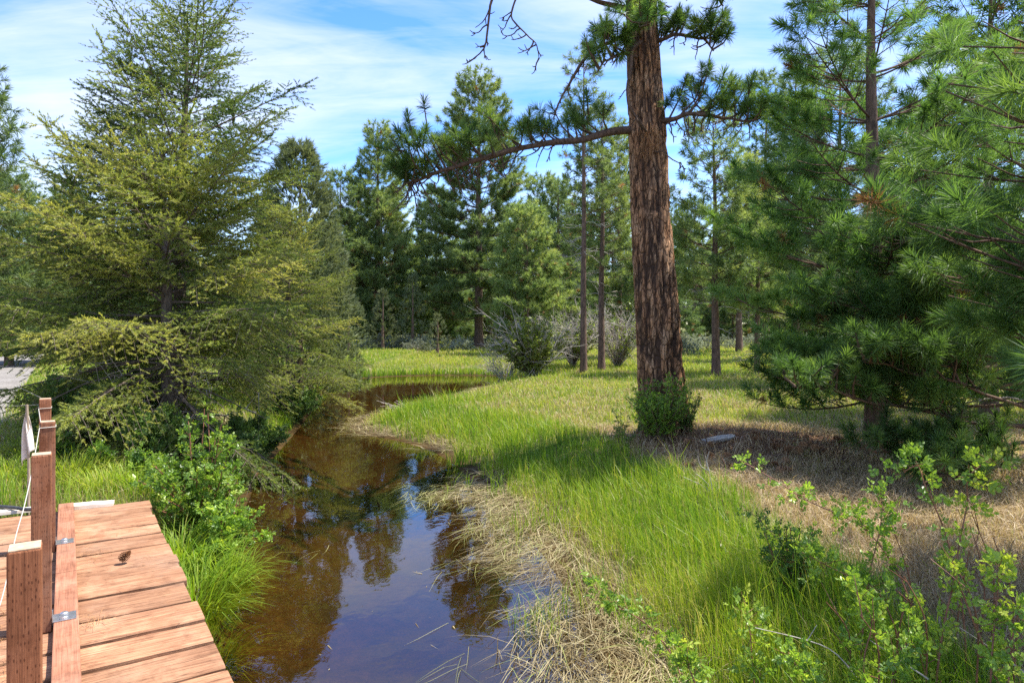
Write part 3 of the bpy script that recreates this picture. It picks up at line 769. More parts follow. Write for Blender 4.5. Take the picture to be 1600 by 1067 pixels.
# ================================================================== the big ponderosa
def plate_trunk(P, R, nz=150, sides=72):
    """thick furrowed bark: the surface itself is pushed in along the furrows"""
    P = np.asarray(P, float); zf = np.linspace(0, 1, nz); zi = np.linspace(0, 1, len(P))
    C = np.stack([np.interp(zf, zi, P[:, k]) for k in range(3)], -1); r = np.interp(zf, zi, R)
    th = np.arange(sides) / sides * 2 * PI
    TH, ZZ = np.meshgrid(th, C[:, 2]); rr = np.repeat(r[:, None], sides, 1)
    lob = 1 + .05 * np.cos(3 * TH + 1 + .3 * ZZ) + .03 * np.cos(5 * TH + 2)
    fl = np.exp(-np.maximum(ZZ - C[0, 2] - .15, 0) / .3)
    lob = lob + .1 * fl * np.cos(5 * TH + .7)
    xx, yy = np.cos(TH) * 4.2, np.sin(TH) * 4.2
    a = np.abs(fbm(xx * 1.6 + 9, yy * 1.6 + ZZ * 1.1, 61, 4) - .5) * 2
    b = np.abs(fbm(xx * 2.3 + ZZ * .4, yy * 2.3 - ZZ * 1.5, 66, 3) - .5) * 2
    fur = sst(.0, .22, np.minimum(a, b * 1.1))
    rr = rr * lob + .05 * (fur - .6)
    V = np.stack([C[:, 0:1] + rr * np.cos(TH), C[:, 1:2] + rr * np.sin(TH), ZZ], -1).reshape(-1, 3)
    i = np.arange(nz - 1)[:, None] * sides; j = np.arange(sides)[None]; k = (j + 1) % sides
    g = Geo(); g.add(V, np.stack([i + j, i + k, i + sides + k, i + sides + j], -1).reshape(-1, 4), np.clip(fur.ravel(), 0, 1))
    return g
BD = 11.0
bx, by = ath(1035, BD), BD
bz = gz(bx, by) - .12
big = thing('ponderosa_pine', 'massive old pine with thick plated reddish bark standing on the creek bank', 'tree', (bx, by, bz))
def W11(px, py, d=BD): return at(px, py, d)
tpix = [(1036, 700), (1034, 640), (1031, 580), (1028, 520), (1022, 430), (1016, 330), (1012, 212), (1007, 120), (1003, 40), (1000, -60), (996, -300), (990, -700), (985, -1050)]
tw_ = [.84, .76, .69, .66, .62, .58, .56, .50, .46, .44, .36, .2, .04]
TP = np.array([W11(*q) for q in tpix]); TP[0, 2] = bz
g = plate_trunk(TP, np.array(tw_) / 2)
m, nt, out = newmat('furrowed_ponderosa_bark')
a = nd(nt, 'ShaderNodeAttribute', attribute_name='tint')
oc1 = objcoord(nt, (1, 1, .35)); plate = noise(nt, oc1, 7, 5, .6); fine = noise(nt, objcoord(nt, (1, 1, .6)), 42, 5, .75)
col = ramp(nt, plate, [(.3, (.36, .175, .09)), (.5, (.5, .275, .15)), (.7, (.58, .385, .25))]).outputs[0]
col = mixc(nt, 'MULTIPLY', 1.0, col, ramp(nt, fine, [(.3, (.5, .48, .46)), (.65, (1.2, 1.17, 1.14))]).outputs[0])
vo = nd(nt, 'ShaderNodeTexVoronoi', Scale=17.0, feature='DISTANCE_TO_EDGE'); wv = mixc(nt, 'MIX', .1, oc1, nd(nt, 'ShaderNodeTexNoise', Scale=9.0).outputs['Color']); nt.links.new(wv, vo.inputs['Vector'])
vr = ramp(nt, vo.outputs['Distance'], [(0, (.35, .33, .32)), (.12, (1, 1, 1))])
fr = ramp(nt, a.outputs['Fac'], [(.1, (.0, .0, .0)), (.8, (1, 1, 1))])
col = mixc(nt, 'MULTIPLY', 1.0, col, vr.outputs[0])
col = mixc(nt, 'MIX', fr.outputs[0], (.07, .04, .027, 1), col)
p = nd(nt, 'ShaderNodeBsdfPrincipled', Roughness=.85); p.inputs['Specular IOR Level'].default_value = .25
ad = nd(nt, 'ShaderNodeMath', operation='MULTIPLY_ADD'); ad.inputs[1].default_value = .6; nt.links.new(fine, ad.inputs[0]); nt.links.new(vr.outputs[0], ad.inputs[2])
nt.links.new(col, p.inputs['Base Color']); nt.links.new(bump(nt, ad.outputs[0], .9, .03), p.inputs['Normal']); nt.links.new(p.outputs[0], out.inputs['Surface'])
part('trunk', g, m, big, smooth=True, offset=(bx, by, bz))

def sm(P, n=20):
    P = np.asarray(P, float); t = np.linspace(0, len(P) - 1, n); i = np.clip(t.astype(int), 0, len(P) - 2); f = (t - i)[:, None]
    p0 = P[np.clip(i - 1, 0, None)]; p1 = P[i]; p2 = P[i + 1]; p3 = P[np.clip(i + 2, None, len(P) - 1)]
    return .5 * ((2 * p1) + (-p0 + p2) * f + (2 * p0 - 5 * p1 + 4 * p2 - p3) * f ** 2 + (-p0 + 3 * p1 - 3 * p2 + p3) * f ** 3)
def limb(pix, r0, r1, leafy=(), bare=(), tmean=.5, up=.28, scale=1.0, parent=big, protos=TUFT_G, spread=.6):
    """one limb of the big pine through photo points (px, py, distance); leafy / bare: (from, to, count, length)"""
    P = sm([W11(*q) for q in pix], 28); n = len(P)
    g = Geo(); tt = np.linspace(0, 1, n)
    kink = .05 * (np.stack([vnoise(tt * 9, 0 * tt + s, 70 + s) for s in range(3)], -1) - .5) * np.sin(tt * PI)[:, None] * 2
    P = P + kink
    tube(g, P, np.interp(tt, [0, 1], [r0, r1]) * (1 + .25 * (vnoise(tt * 12, 0 * tt, 77) - .5)), 8, .5)
    gn = Geo(); tps, tds, tts, tss = [], [], [], []
    for (a, b, cnt, ln) in leafy:
        for i in range(cnt):
            u = a + (b - a) * (i + RNG.uniform(0, 1)) / cnt
            q = np.array([np.interp(u, tt, P[:, k]) for k in range(3)]); f = unit(P[min(n - 1, int(u * n) + 1)] - P[max(0, int(u * n) - 1)])
            l = ln * RNG.uniform(.5, 1.25)
            d = unit(f * RNG.uniform(.1, .8) + np.array([RNG.normal(0, .2), RNG.normal(0, spread), RNG.uniform(.25, 1.0) * (up / .28)]))
            e = q + d * l * .55 + RNG.normal(0, .05, 3); e2 = e + unit(d + np.array([0, 0, .6])) * l * .5
            tube(g, [q, e, e2], [.018 * scale, .012, .008], 5, .5, cap=False)
            ends = [(e2, e2 - e)]
            for _ in range(RNG.integers(1, 4)):
                w = q + (e2 - q) * RNG.uniform(.35, .9); dd = unit(d + RNG.normal(0, .75, 3) + np.array([0, 0, .3])); l2 = l * RNG.uniform(.25, .5)
                tube(g, [w, w + dd * l2 * .6, w + dd * l2 + [0, 0, .1 * l2]], [.01, .008, .006], 4, .5, cap=False)
                ends.append((w + dd * l2, dd + [0, 0, .3]))
            for (x_, d_) in ends:
                tps.append(x_ - .5 * .15 * unit(d_)); tds.append(d_); tts.append(tmean + RNG.normal(0, .15)); tss.append(scale * RNG.uniform(.8, 1.15))
    for (a, b, cnt, ln) in bare:
        for i in range(cnt):
            u = a + (b - a) * (i + RNG.uniform(0, 1)) / cnt
            q = np.array([np.interp(u, tt, P[:, k]) for k in range(3)])
            d = unit(np.array([RNG.normal(-.35, .55), RNG.normal(0, .5), -RNG.uniform(.3, 1.0)])); l = ln * RNG.uniform(.4, 1.2)
            c = [q]; dd = d.copy()
            for s in range(6):
                dd = unit(dd + RNG.normal(0, .22, 3) + np.array([-.05, 0, .10 * (s - 2)])); c.append(c[-1] + dd * l / 6)
            tube(g, c, np.linspace(.013, .005, 7), 4, .3, cap=False)
            for _ in range(2):
                k = RNG.integers(2, 6); dd2 = unit(d + RNG.normal(0, .6, 3)); tube(g, [c[k], c[k] + dd2 * l * .18, c[k] + dd2 * l * .3 + [0, 0, .06 * l]], [.008, .007, .005], 4, .3, cap=False)
    o = part('branch', g, MAT['limb'], parent, smooth=True, offset=parent.location)
    if tps:
        stamp(gn, protos, tps, tds, tss, np.clip(tts, .05, .95))
        part('foliage', gn, MAT['pine'], o, offset=parent.location)
    return o
limb([(1000, 204, 11), (955, 205, 10.8), (905, 219, 10.6), (850, 226, 10.4), (790, 235, 10.2), (730, 250, 10.1), (690, 266, 10), (650, 283, 10), (632, 284, 10)], .066, .012,
     leafy=[(.12, .42, 13, .5), (.38, .9, 28, .62), (.8, 1.0, 8, .3)], bare=[(.3, .95, 34, .55), (.85, 1.0, 8, .4)])
limb([(990, 40, 11), (965, 60, 10.9), (930, 78, 10.7), (905, 105, 10.6), (888, 130, 10.5), (873, 162, 10.4), (868, 178, 10.4)], .038, .009, leafy=[(.0, .3, 3, .4)], bare=[(.35, 1, 6, .22)])
limb([(1010, 20, 11), (965, 10, 10.8), (935, 2, 10.7), (900, -12, 10.6), (860, -30, 10.5), (800, -38, 10.4), (770, -10, 10.4), (762, 40, 10.4), (757, 75, 10.4), (735, 96, 10.4)], .045, .008, bare=[(.4, .75, 6, .4), (.75, 1, 7, .3)])
limb([(812, -36, 10.4), (806, 0, 10.4), (800, 24, 10.35), (820, 46, 10.3), (838, 70, 10.3), (843, 92, 10.3)], .018, .006, bare=[(.3, 1, 9, .3)])
limb([(1012, 60, 11), (990, 75, 10.6), (985, 120, 10.4), (984, 160, 10.35), (1000, 190, 10.5), (1010, 205, 10.65)], .03, .02, bare=[(.3, .8, 4, .25)])
limb([(1015, 190, 11), (1050, 186, 10.7), (1080, 178, 10.5), (1110, 176, 10.4), (1150, 187, 10.3), (1178, 190, 10.2)], .05, .01,
     leafy=[(.1, .6, 9, .5), (.45, .75, 5, .6), (.7, 1.0, 8, .4)], bare=[(.1, .95, 22, .4)])
limb([(1010, 70, 11), (1040, 60, 10.8), (1070, 52, 10.6), (1100, 60, 10.5), (1115, 80, 10.4)], .04, .01, leafy=[(.1, 1, 18, .42)], bare=[(.2, 1, 8, .3)])
limb([(1005, 20, 11), (1030, -5, 10.7), (1070, -20, 10.5), (1110, -18, 10.3), (1130, 10, 10.2)], .045, .01, leafy=[(.1, 1, 20, .45)], bare=[(.2, 1, 5, .3)])
limb([(1000, 60, 10.8), (1000, 45, 10.4), (1008, 35, 10.0), (1015, 40, 9.8)], .03, .01, leafy=[(.2, 1, 12, .36)])
limb([(1000, 90, 10.9), (975, 85, 10.6), (950, 90, 10.4), (935, 110, 10.3)], .03, .008, leafy=[(.2, 1, 12, .4)], bare=[(.3, 1, 4, .25)])
limb([(1000, 10, 10.9), (985, -10, 10.5), (975, -25, 10.3), (960, -30, 10.2)], .03, .01, leafy=[(.2, 1, 12, .4)])
limb([(1010, 235, 10.9), (1035, 238, 10.6), (1060, 250, 10.5), (1068, 262, 10.5)], .012, .005, bare=[(.6, 1, 3, .15)])
for k in range(16):          # the crown above the frame, which throws its shade on the creek
    az = k * 2.4; h = 7.6 + k * .55; L = 2.6 * (1 - k / 22)
    c = TP[0] + np.array([0, 0, 0]); hx = np.interp(h, TP[:, 2], TP[:, 0])
    pl = [(hx, by, h), (hx + math.cos(az) * L * .5, by + math.sin(az) * L * .5, h + .1 * L), (hx + math.cos(az) * L, by + math.sin(az) * L, h + .35 * L)]
    pix = [(CX + x_ / y_ * FPX, HOR - (z_ - CAM_Z) / y_ * FPX, y_) for x_, y_, z_ in pl]
    limb(pix, .06, .012, leafy=[(.25, 1, 12, .5)], spread=.8)
# rusty dead needles caught at the fork
g = Geo(); q = np.array([W11(1015 + RNG.uniform(-16, 16), RNG.uniform(190, 240), 10.72 - .02) for _ in range(160)])
V, F, T = needles(q, np.stack([RNG.normal(0, .3, 160), RNG.normal(-.2, .15, 160), -np.ones(160)], -1), .16, .006, .3); g.add(V, F, RNG.uniform(0, 1, 160).repeat(5))
part('dead_needles', g, MAT['deadneedle'], big, offset=(bx, by, bz))

# ================================================================== the firs on the left bank
prof = ([0, .06, .25, .5, .75, .9, 1], [1.3, 1.8, 2.0, 1.95, 1.6, .85, .28])
gt, gc = fir(6.7, .115, 2.5, n=96, base=.2, dens=.15, tmean=.3, prof=prof, lean=(.05, 0), bare_low=16, droop=.65)
for (ox, oz, hh, rr_, ln) in ((-.35, 2.5, 3.7, 1.0, -.35), (.45, 2.2, 3.2, .95, .4), (-1.0, 1.3, 2.6, .8, -.4)):
    _, g2 = fir(hh, .04, rr_, n=26, base=.1, tmean=.34, shape=.6, lean=(ln, 0), droop=.5)
    for V_ in g2.V: V_ += np.array([ox, -.5 if oz < 1.5 else 0.1, oz])
    for V_, F_, T_2, M_ in zip(g2.V, g2.F, g2.T, g2.M): pass
    off = gc.n
    gc.V += g2.V; gc.F += [f + off for f in g2.F]; gc.T += g2.T; gc.M += g2.M; gc.n += g2.n
put_tree('fir_tree', 'tallest dark green fir with upswept spiky limbs rising behind the yellow-green sprays', 'tree', gt, gc, gl(279, 11.0), FT, FC, .5)
gt, gc = fir(5.3, .09, 1.9, n=66, base=.12, tmean=.62, shape=.6)
put_tree('fir_tree', 'shorter pale yellow fir tucked against the left side of the tall fir', 'tree', gt, gc, gl(178, 11.8), FT, FC, 1.0)
prof2 = ([0, .08, .3, .55, .8, 1], [2.0, 2.4, 2.25, 1.75, 1.0, .3])
gt, gc = fir(4.2, .105, 2.7, n=80, base=.16, dens=.13, tmean=.73, prof=prof2, lean=(-.3, 0), bare_low=18, droop=.8, brush=1.05, e_low=-.28, e_top=.7)
put_tree('fir_tree', 'broad yellow-green fir with drooping feathery sprays beside the bridge', 'tree', gt, gc, gl(270, 9.8), FT, FC, 1.3)
gt, gc = fir(4.6, .09, 1.9, n=72, base=.14, tmean=.6, shape=.6)
put_tree('fir_tree', 'young bright yellow-green fir on the shaded bank right of the tall fir', 'tree', gt, gc, gl(452, 15.3), FT, FC, 2.0)
gt, gc = fir(4.6, .08, 1.5, n=46, base=.3, tmean=.45, shape=.6)
put_tree('fir_tree', 'bushy green fir cut by the left picture edge above the gravel path', 'tree', gt, gc, gl(-58, 16.5), FT, FC, 2.7)

def sun_gaps(loc, rz, spots):
    c, s_ = math.cos(rz), math.sin(rz)
    def f(P):
        Wp = np.stack([P[:, 0] * c - P[:, 1] * s_ + loc[0], P[:, 0] * s_ + P[:, 1] * c + loc[1], P[:, 2] + loc[2]], -1)
        k = np.ones(len(P), bool)
        for (x0, x1, y0, y1, z0, pr) in spots:
            q = Wp - sdir[None] * ((Wp[:, 2] - z0) / sdir[2])[:, None]
            k &= ~((q[:, 0] > x0) & (q[:, 0] < x1) & (q[:, 1] > y0) & (q[:, 1] < y1) & (RNG.uniform(0, 1, len(P)) < pr))
        return k
    return f
ROSES, DRYSPOT = (.8, 2.75, 2.9, 4.7, .95, .9), (1.5, 3.3, 5.0, 7.8, .3, .75)
# ================================================================== near pines on the right
ex = [(.9 + .28 * k_, 3.14 + .42 * (k_ % 3 - 1) + .2 * math.sin(k_ * 3), 3.2 - .16 * k_) for k_ in range(8)]
gt, gc = pine(4.6, .11, 1.9, base=.16, n=22, protos=TUFT_E, tsize=1.15, dens=.15, e_low=-.1, e_top=.7, curve=.25, shape=.6, tmean=.36, dead=3, extra=ex, thin=sun_gaps((6.7, 8.7, .3), 0, [DRYSPOT]))
put_tree('pine_tree', 'pine at the right edge whose low boughs sweep left in front of the pine trunk', 'tree', gt, gc, (6.7, 8.7, gz(6.7, 8.7) - .03), PT, PC, 0)
edge = [o for o in COL.objects if o.get('label', '').startswith('pine at the right edge whose low')][0]
for lp, r_ in (([(1621, 668, 8.7), (1500, 655, 8.3), (1390, 630, 8.0), (1310, 612, 7.9), (1238, 604, 7.8)], .03), ([(1612, 690, 8.6), (1540, 694, 8.2), (1450, 708, 7.8), (1370, 706, 7.6)], .024),
               ([(1610, 640, 8.6), (1500, 600, 8.1), (1410, 574, 8.0), (1350, 566, 7.9)], .024), ([(1618, 700, 8.5), (1560, 730, 7.9), (1500, 742, 7.5), (1440, 745, 7.3)], .022)):
    limb(lp, r_, .006, leafy=[(.22, .6, 9, .4), (.55, 1.0, 12, .3)], tmean=.36, parent=edge, protos=TUFT_E, spread=.5, up=.16, scale=.95)
gt, gc = pine(8.4, .145, 2.15, base=.09, n=66, protos=TUFT_E, tsize=1.1, dens=.14, layer=13, gap=.06, extra=[(1.35, 3.3, 1.9), (1.2, 2.75, 1.7), (1.5, 3.9, 1.9), (1.7, 4.3, 1.8), (2.1, 4.1, 1.7), (2.2, 4.7, 1.6), (2.9, 3.8, 1.6), (3.0, 4.6, 1.5), (1.3, 5.3, 1.7)], thin=lambda P: sun_gaps(gl(1368, 10.1), .3, [(1.7, 4.4, 7.2, 9.3, .3, .55)])(P), e_low=-.22, e_top=.7, curve=.3, shape=.62, tmean=.38, sub=.38, lean=(-.05, 0), dead=4)
put_tree('pine_tree', 'dark green long-needled pine standing right of the pine litter mound', 'tree', gt, gc, gl(1368, 10.1), PT, PC, .3)
gt, gc = pine(4.7, .13, 2.7, base=.24, n=44, protos=TUFT_NEAR, tsize=1.3, dens=.125, e_low=-.12, e_top=.75, curve=.28, shape=.6, tmean=.36, sub=.34, dead=3, extra=[(1.9, -.3, 2.5), (2.4, .1, 2.5), (2.9, -.2, 2.6), (3.3, .3, 2.3), (3.8, -.1, 2.3), (2.2, -.6, 2.6), (1.5, -.5, 2.5), (3.3, -.55, 2.5)], thin=sun_gaps((4.95, 3.5, .3), 2.35, [ROSES, DRYSPOT]))
near = put_tree('pine_tree', 'nearest long-needled pine reaching in from the right edge of the photo', 'tree', gt, gc, (4.95, 3.5, gz(4.95, 3.5) - .03), PT, PC, 2.35)
gt, gc = pine(9.0, .15, 2.5, base=.05, n=84, protos=TUFT_MID, tsize=.95, dens=.18, e_low=-.15, shape=.6, tmean=.36)
put_tree('pine_tree', 'dense dark pine behind the nearest pine at the right edge', 'tree', gt, gc, gl(1545, 13.5), PT, PC, 1.2)
# ================================================================== middle-distance pines, each its own tree
def P1(kind, label, px, d, H, r0, R, mats=PCF, rz=0.0, group=None, **k):
    gt, gc = pine(H, r0, R, **k)
    return put_tree(kind, label, 'tree', gt, gc, gl(px, d), PT, mats, rz, group)
P1('pine_tree', 'slender tall pine with bare sunlit trunk and tufted top beside the big pine', 912, 25.6, 12.0, .125, 1.1, base=.5, n=42, tsize=1.0, dens=0.187, gap=.3, dead=16, tmean=0.61, e_low=.0, shape=.5, wob=.05)
P1('pine_tree', 'slim bare-trunked pine between the tallest slender pine and the big trunk', 940, 27, 10.2, .135, 1.5, base=.36, n=55, tsize=1.05, dens=0.187, gap=.12, dead=14, tmean=0.66, e_low=.0, shape=.55, lean=(.0, 0))
P1('pine_tree', 'sunlit young pine with a straight thin trunk right of the big pine', 1119, 24.7, 9.3, .15, 1.95, base=.28, n=70, tsize=1.05, dens=0.203, gap=.08, dead=8, tmean=0.66, e_low=.05, shape=.6, lean=(-.1, 0))
P1('pine_tree', 'small thin-trunked pine between the sunlit young pine and the dark right-hand pines', 1183, 24.9, 6.9, .1, 1.25, base=.3, n=50, tsize=.95, dens=0.195, dead=8, tmean=0.72, shape=.6)
P1('pine_tree', 'pine with a dark trunk standing in the meadow behind the sunlit young pine', 1155, 44, 11.5, .22, 2.2, base=.28, n=67, protos=TUFT_FAR, tsize=1.1, dens=0.203, tmean=0.58)
P1('pine_tree', 'very tall sparse pine rising behind the small thin-trunked pine', 1197, 40, 16.3, .2, 1.7, base=.35, n=75, protos=TUFT_FAR, tsize=1.05, dens=0.234, tmean=0.46, gap=.15, shape=.55)
P1('pine_tree', 'tall dark blue-green pine with a pointed top left of the near dark pine', 1243, 33, 13.6, .2, 2.6, base=.12, n=100, protos=TUFT_FAR, tsize=.95, dens=0.203, tmean=0.42, shape=.75)
P1('pine_tree', 'dark pine partly hidden behind the near dark pine with its thin trunk showing', 1311, 21, 10.0, .13, 2.3, base=.2, n=75, protos=TUFT_MID, tsize=1.05, dens=0.172, tmean=0.42, shape=.65)
# beyond the creek
P1('pine_tree', 'dense cone-shaped pine with pointed top beyond the creek bend', 590, 52, 16.4, .3, 4.1, base=.06, n=150, protos=TUFT_FAR, tsize=1.15, dens=0.211, tmean=0.62, shape=.9, e_top=.9)
P1('pine_tree', 'tallest broad pine beyond the creek with a dark trunk showing through layered limbs', 748, 50, 19.6, .33, 4.6, base=.12, n=150, protos=TUFT_FAR, tsize=1.25, dens=0.218, tmean=0.63, shape=.6, layer=15, e_low=-.2)
P1('pine_tree', 'dark narrow pine in shade left of the tallest broad pine', 682, 56, 12.4, .2, 3.0, base=.06, n=112, protos=TUFT_FAR, tsize=1.15, dens=0.218, tmean=0.43, shape=.6)
P1('pine_tree', 'smaller pine at the left shoulder of the dense cone-shaped pine', 532, 50, 12.6, .2, 3.0, base=.05, n=100, protos=TUFT_FAR, tsize=1.1, dens=0.218, tmean=0.55, shape=.7)
P1('pine_tree', 'pale green bushy pine behind the bare willow thicket', 822, 40, 8.4, .18, 2.6, base=.04, n=100, protos=TUFT_FAR, tsize=1.05, dens=0.203, tmean=0.70, shape=.62)
P1('pine_tree', 'grey-green pine behind the slender bare-trunked pines', 872, 46, 11.3, .2, 2.5, base=.08, n=100, protos=TUFT_FAR, tsize=1.1, dens=0.211, tmean=0.56, shape=.7)
P1('pine_tree', 'soft light green pine filling the gap behind the big trunk', 968, 36, 11.9, .16, 2.5, base=.14, n=92, protos=TUFT_FAR, tsize=1.0, dens=0.203, tmean=0.72, shape=.6, gap=.08)
P1('pine_tree', 'dark tree crown cut off by the left edge of the photo', -22, 17, 8.0, .16, 1.15, base=.14, n=67, protos=TUFT_MID, tsize=1.0, dens=0.172, tmean=0.46)
P1('pine_tree', 'mid green pine behind the gravel path at the far left', 14, 27, 7.4, .15, 2.4, base=.08, n=82, protos=TUFT_FAR, tsize=.9, dens=0.187, tmean=0.56)
P1('pine_tree', 'shadowy pine behind the tall fir left of its trunk', 110, 30, 7.2, .15, 2.4, base=.06, n=82, protos=TUFT_FAR, tsize=.95, dens=0.187, tmean=0.46)

def J1(label, px, d, H, R, n, tmean, rz=0.0, **k):
    gt, gc = juniper(H, R, n, tmean, **k)
    return put_tree('juniper_tree', label, 'tree', gt, gc, gl(px, d), PT, JC, rz)
J1('grey-green pointed juniper in front of the dark pines beyond the creek', 645, 47, 5.1, 1.35, 420, .58)
J1('smallest pale juniper at the end of the sagebrush patch', 684, 41, 2.45, .75, 160, .62)
J1('low olive juniper beside the fir overhanging the creek', 598, 45, 4.0, 1.15, 300, .5)
J1('tall dense juniper with a blunt top rising right behind the tall fir', 467, 17.5, 6.8, 1.5, 2600, .42, shape=.5)
J1('rounded dark juniper at the water edge beneath the overhanging fir', 545, 40, 3.4, 1.4, 300, .36, shape=.5)

# the tree line that closes the meadow: one set of meshes, many trees
gt, gc = pine(13.5, .22, 3.0, base=.06, n=112, protos=TUFT_FAR, tsize=1.3, dens=0.250, tmean=0.46, shape=.65)
GRP = 'pines of the far tree line'
LBL = 'far pine in the tree line that closes off the meadow'
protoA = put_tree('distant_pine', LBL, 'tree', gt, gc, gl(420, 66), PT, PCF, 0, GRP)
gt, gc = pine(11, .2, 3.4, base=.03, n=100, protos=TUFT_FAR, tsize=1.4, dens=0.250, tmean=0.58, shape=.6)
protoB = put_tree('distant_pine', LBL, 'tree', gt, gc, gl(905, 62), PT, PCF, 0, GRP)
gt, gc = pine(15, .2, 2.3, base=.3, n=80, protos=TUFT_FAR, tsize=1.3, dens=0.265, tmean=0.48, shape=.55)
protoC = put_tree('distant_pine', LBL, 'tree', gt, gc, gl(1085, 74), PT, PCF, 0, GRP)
spots = []
for k in range(64):
    px = -160 + k * 31 + RNG.uniform(-16, 16); d = RNG.uniform(60, 100)
    if 1040 < px < 1260: d = RNG.uniform(78, 110)
    spots.append((px, d))
for k, (px, d) in enumerate(spots):
    src = (protoA, protoB, protoB, protoC)[k % 4]; s = RNG.uniform(.75, 1.1) * (.72 if src is protoC and px < 1000 else 1)
    dup(src, gl(px, d), RNG.uniform(0, 6.28), (s * 1.1, s * 1.1, s))
gt, gc = pine(6.0, .12, 2.6, base=.0, n=80, protos=TUFT_FAR, tsize=1.3, dens=.3, tmean=.42, shape=.5, e_low=.0)
G3 = 'low young pines under the far tree line'; L3 = 'low bushy young pine filling the gap beneath the far trees'
protoD = put_tree('young_pine', L3, 'tree', gt, gc, gl(700, 68), PT, PCF, 0, G3)
for k in range(44):
    px = -120 + k * 42 + RNG.uniform(-15, 15); s_ = RNG.uniform(.6, 1.0)
    dup(protoD, gl(px, RNG.uniform(60, 84)), RNG.uniform(0, 6.28), (1.25 * s_, 1.25 * s_, s_))
for k in range(22):
    a_ = math.radians(132 + k * 1.9); d = RNG.uniform(42, 62)
    dup((protoA, protoB, protoD)[k % 3], (d * math.cos(a_), d * math.sin(a_), gz(d * math.cos(a_), d * math.sin(a_)) - .03), RNG.uniform(0, 6.28), (.8, .8, .75))
# off to the sides, for anyone stepping aside, and reflected light
# ================================================================== shrubs
def leafy_shrub(H, R, stems, per, protos, size, tmean=.5, mat='shrub', stemmat='stem', lean=0.0, tv=.14, flop=.25, twig=.35, low=.25):
    """stems rising from one root, side twigs, compound leaves along the outer parts"""
    gs, gl_ = Geo(), Geo(); P, D, T = [], [], []
    for i in range(stems):
        az = RNG.uniform(0, 6.28); r = R * RNG.uniform(.15, 1) ** .7; h = H * RNG.uniform(.55, 1.0) * (1 - .3 * (r / R) ** 2)
        t = np.linspace(0, 1, 7); o = rot2(az)
        p = o[None] * (r * (t ** 1.1))[:, None] + np.array([[0, 0, 1]]) * (h * (t - flop * (r / R) * t ** 2.2))[:, None] + .05 * R * np.sin(t * 5 + i)[:, None] * np.array([[-o[1], o[0], 0]])
        p[:, 0] += lean * t ** 1.5; tube(gs, p, np.linspace(.007, .0025, 7) * (H ** .5) + .001, 5, .5, cap=False)
        tn = tmean + RNG.normal(0, tv * .5)
        for j in range(int(per)):
            u = RNG.uniform(low, 1.0); q = np.array([np.interp(u, t, p[:, k]) for k in range(3)])
            d = unit(np.array([RNG.normal(), RNG.normal(), RNG.uniform(-.1, .9)])); l = twig * H * RNG.uniform(.1, .5) * (1.15 - u)
            e = q + d * l
            if l > .04: tube(gs, [q, (q + e) / 2 + [0, 0, .05 * l], e], [.003, .0025, .0015], 3, .5, cap=False)
            for c in range(3):
                w = q + (e - q) * (.4 + .3 * c); P.append(w); D.append(d * .5 + np.array([RNG.normal(), RNG.normal(), RNG.normal(.1, .6)]) * .8); T.append(tn + RNG.normal(0, tv))
        P.append(p[-1]); D.append(p[-1] - p[-2]); T.append(tn + .2)
    stamp(gl_, protos, P, D, size * RNG.uniform(.7, 1.2, len(P)), np.clip(T, .03, .97))
    return gs, gl_
def shrub(name, label, loc, H, R, stems, per, size=1.0, protos=LEAF, mat='shrub', stemmat='stem', cat='shrub', group=None, rz=0.0, **k):
    gs, gf = leafy_shrub(H, R, stems, per, protos, size, **k)
    t = thing(name, label, cat, loc, rz, group)
    part('stems', gs, MAT[stemmat], t, smooth=True); part('leaves', gf, MAT[mat], t)
    return t
OV = [single_leaf(.045, .026) for _ in range(2)]
shrub('rose_bush', 'fresh green leafy rose bush at the far corner of the bridge deck', gl(318, 6.9), 1.5, .56, 32, 19, 1.0, mat='rose', stemmat='cane', tmean=.52, lean=-.05)
shrub('rose_bush', 'low rose bush spilling over the bank toward the water beside the bridge', gl(352, 6.5), .7, .4, 20, 15, .95, mat='rose', stemmat='cane', tmean=.55)
for (px, d, H, R, lab) in ((128, 9.4, 1.35, .7, 'shaded dark green shrub just right of the bridge posts'),
                           (205, 10.6, 1.25, .8, 'shaded shrub under the tall fir left of its trunk'),
                           (238, 8.7, .85, .5, 'low dark shrub in front of the tall fir trunk'),
                           (345, 9.6, 1.0, .7, 'shaded shrub under the tall fir right of its trunk'),
                           (108, 11.8, 1.2, .7, 'leafy shrub beside the gravel path behind the posts'),
                           (392, 10.9, .9, .55, 'dark shrub overhanging the shaded water edge'),
                           (455, 15.0, 1.1, .8, 'shrub at the water edge beneath the young fir')):
    shrub('snowberry_shrub', lab, gl(px, d), H, R, 40, 24, 1.15, tmean=.45)
for (px, d, H, lab) in ((95, 8.2, .75, 'small leafy sprig right of the farthest bridge post'), (160, 8.0, .62, 'small leafy sprig in the grass before the shaded shrubs'), (228, 7.6, .75, 'upright leafy sprig close to the deck end')):
    shrub('leafy_sprig', lab, gl(px, d), H, .16, 6, 16, 1.0, mat='rose', tmean=.35, cat='plant')
shrub('currant_bush', 'green bush growing in front of the big pine trunk base', gl(1030, 10.35, -.02), 1.25, .55, 54, 24, .62, mat='rose', tmean=.5, flop=.1, twig=.3)
shrub('currant_bush', 'sparser sprigs of leaves right of the big pine base', gl(1072, 10.7), .95, .34, 18, 22, .55, mat='shrub', tmean=.52, flop=.1)
shrub('low_sprig', 'thin leafy sprig leaning out left of the big pine base', gl(972, 10.3), .62, .4, 8, 12, .5, mat='shrub', tmean=.55, cat='plant')
WIL = [single_leaf(.11, .045) for _ in range(3)]
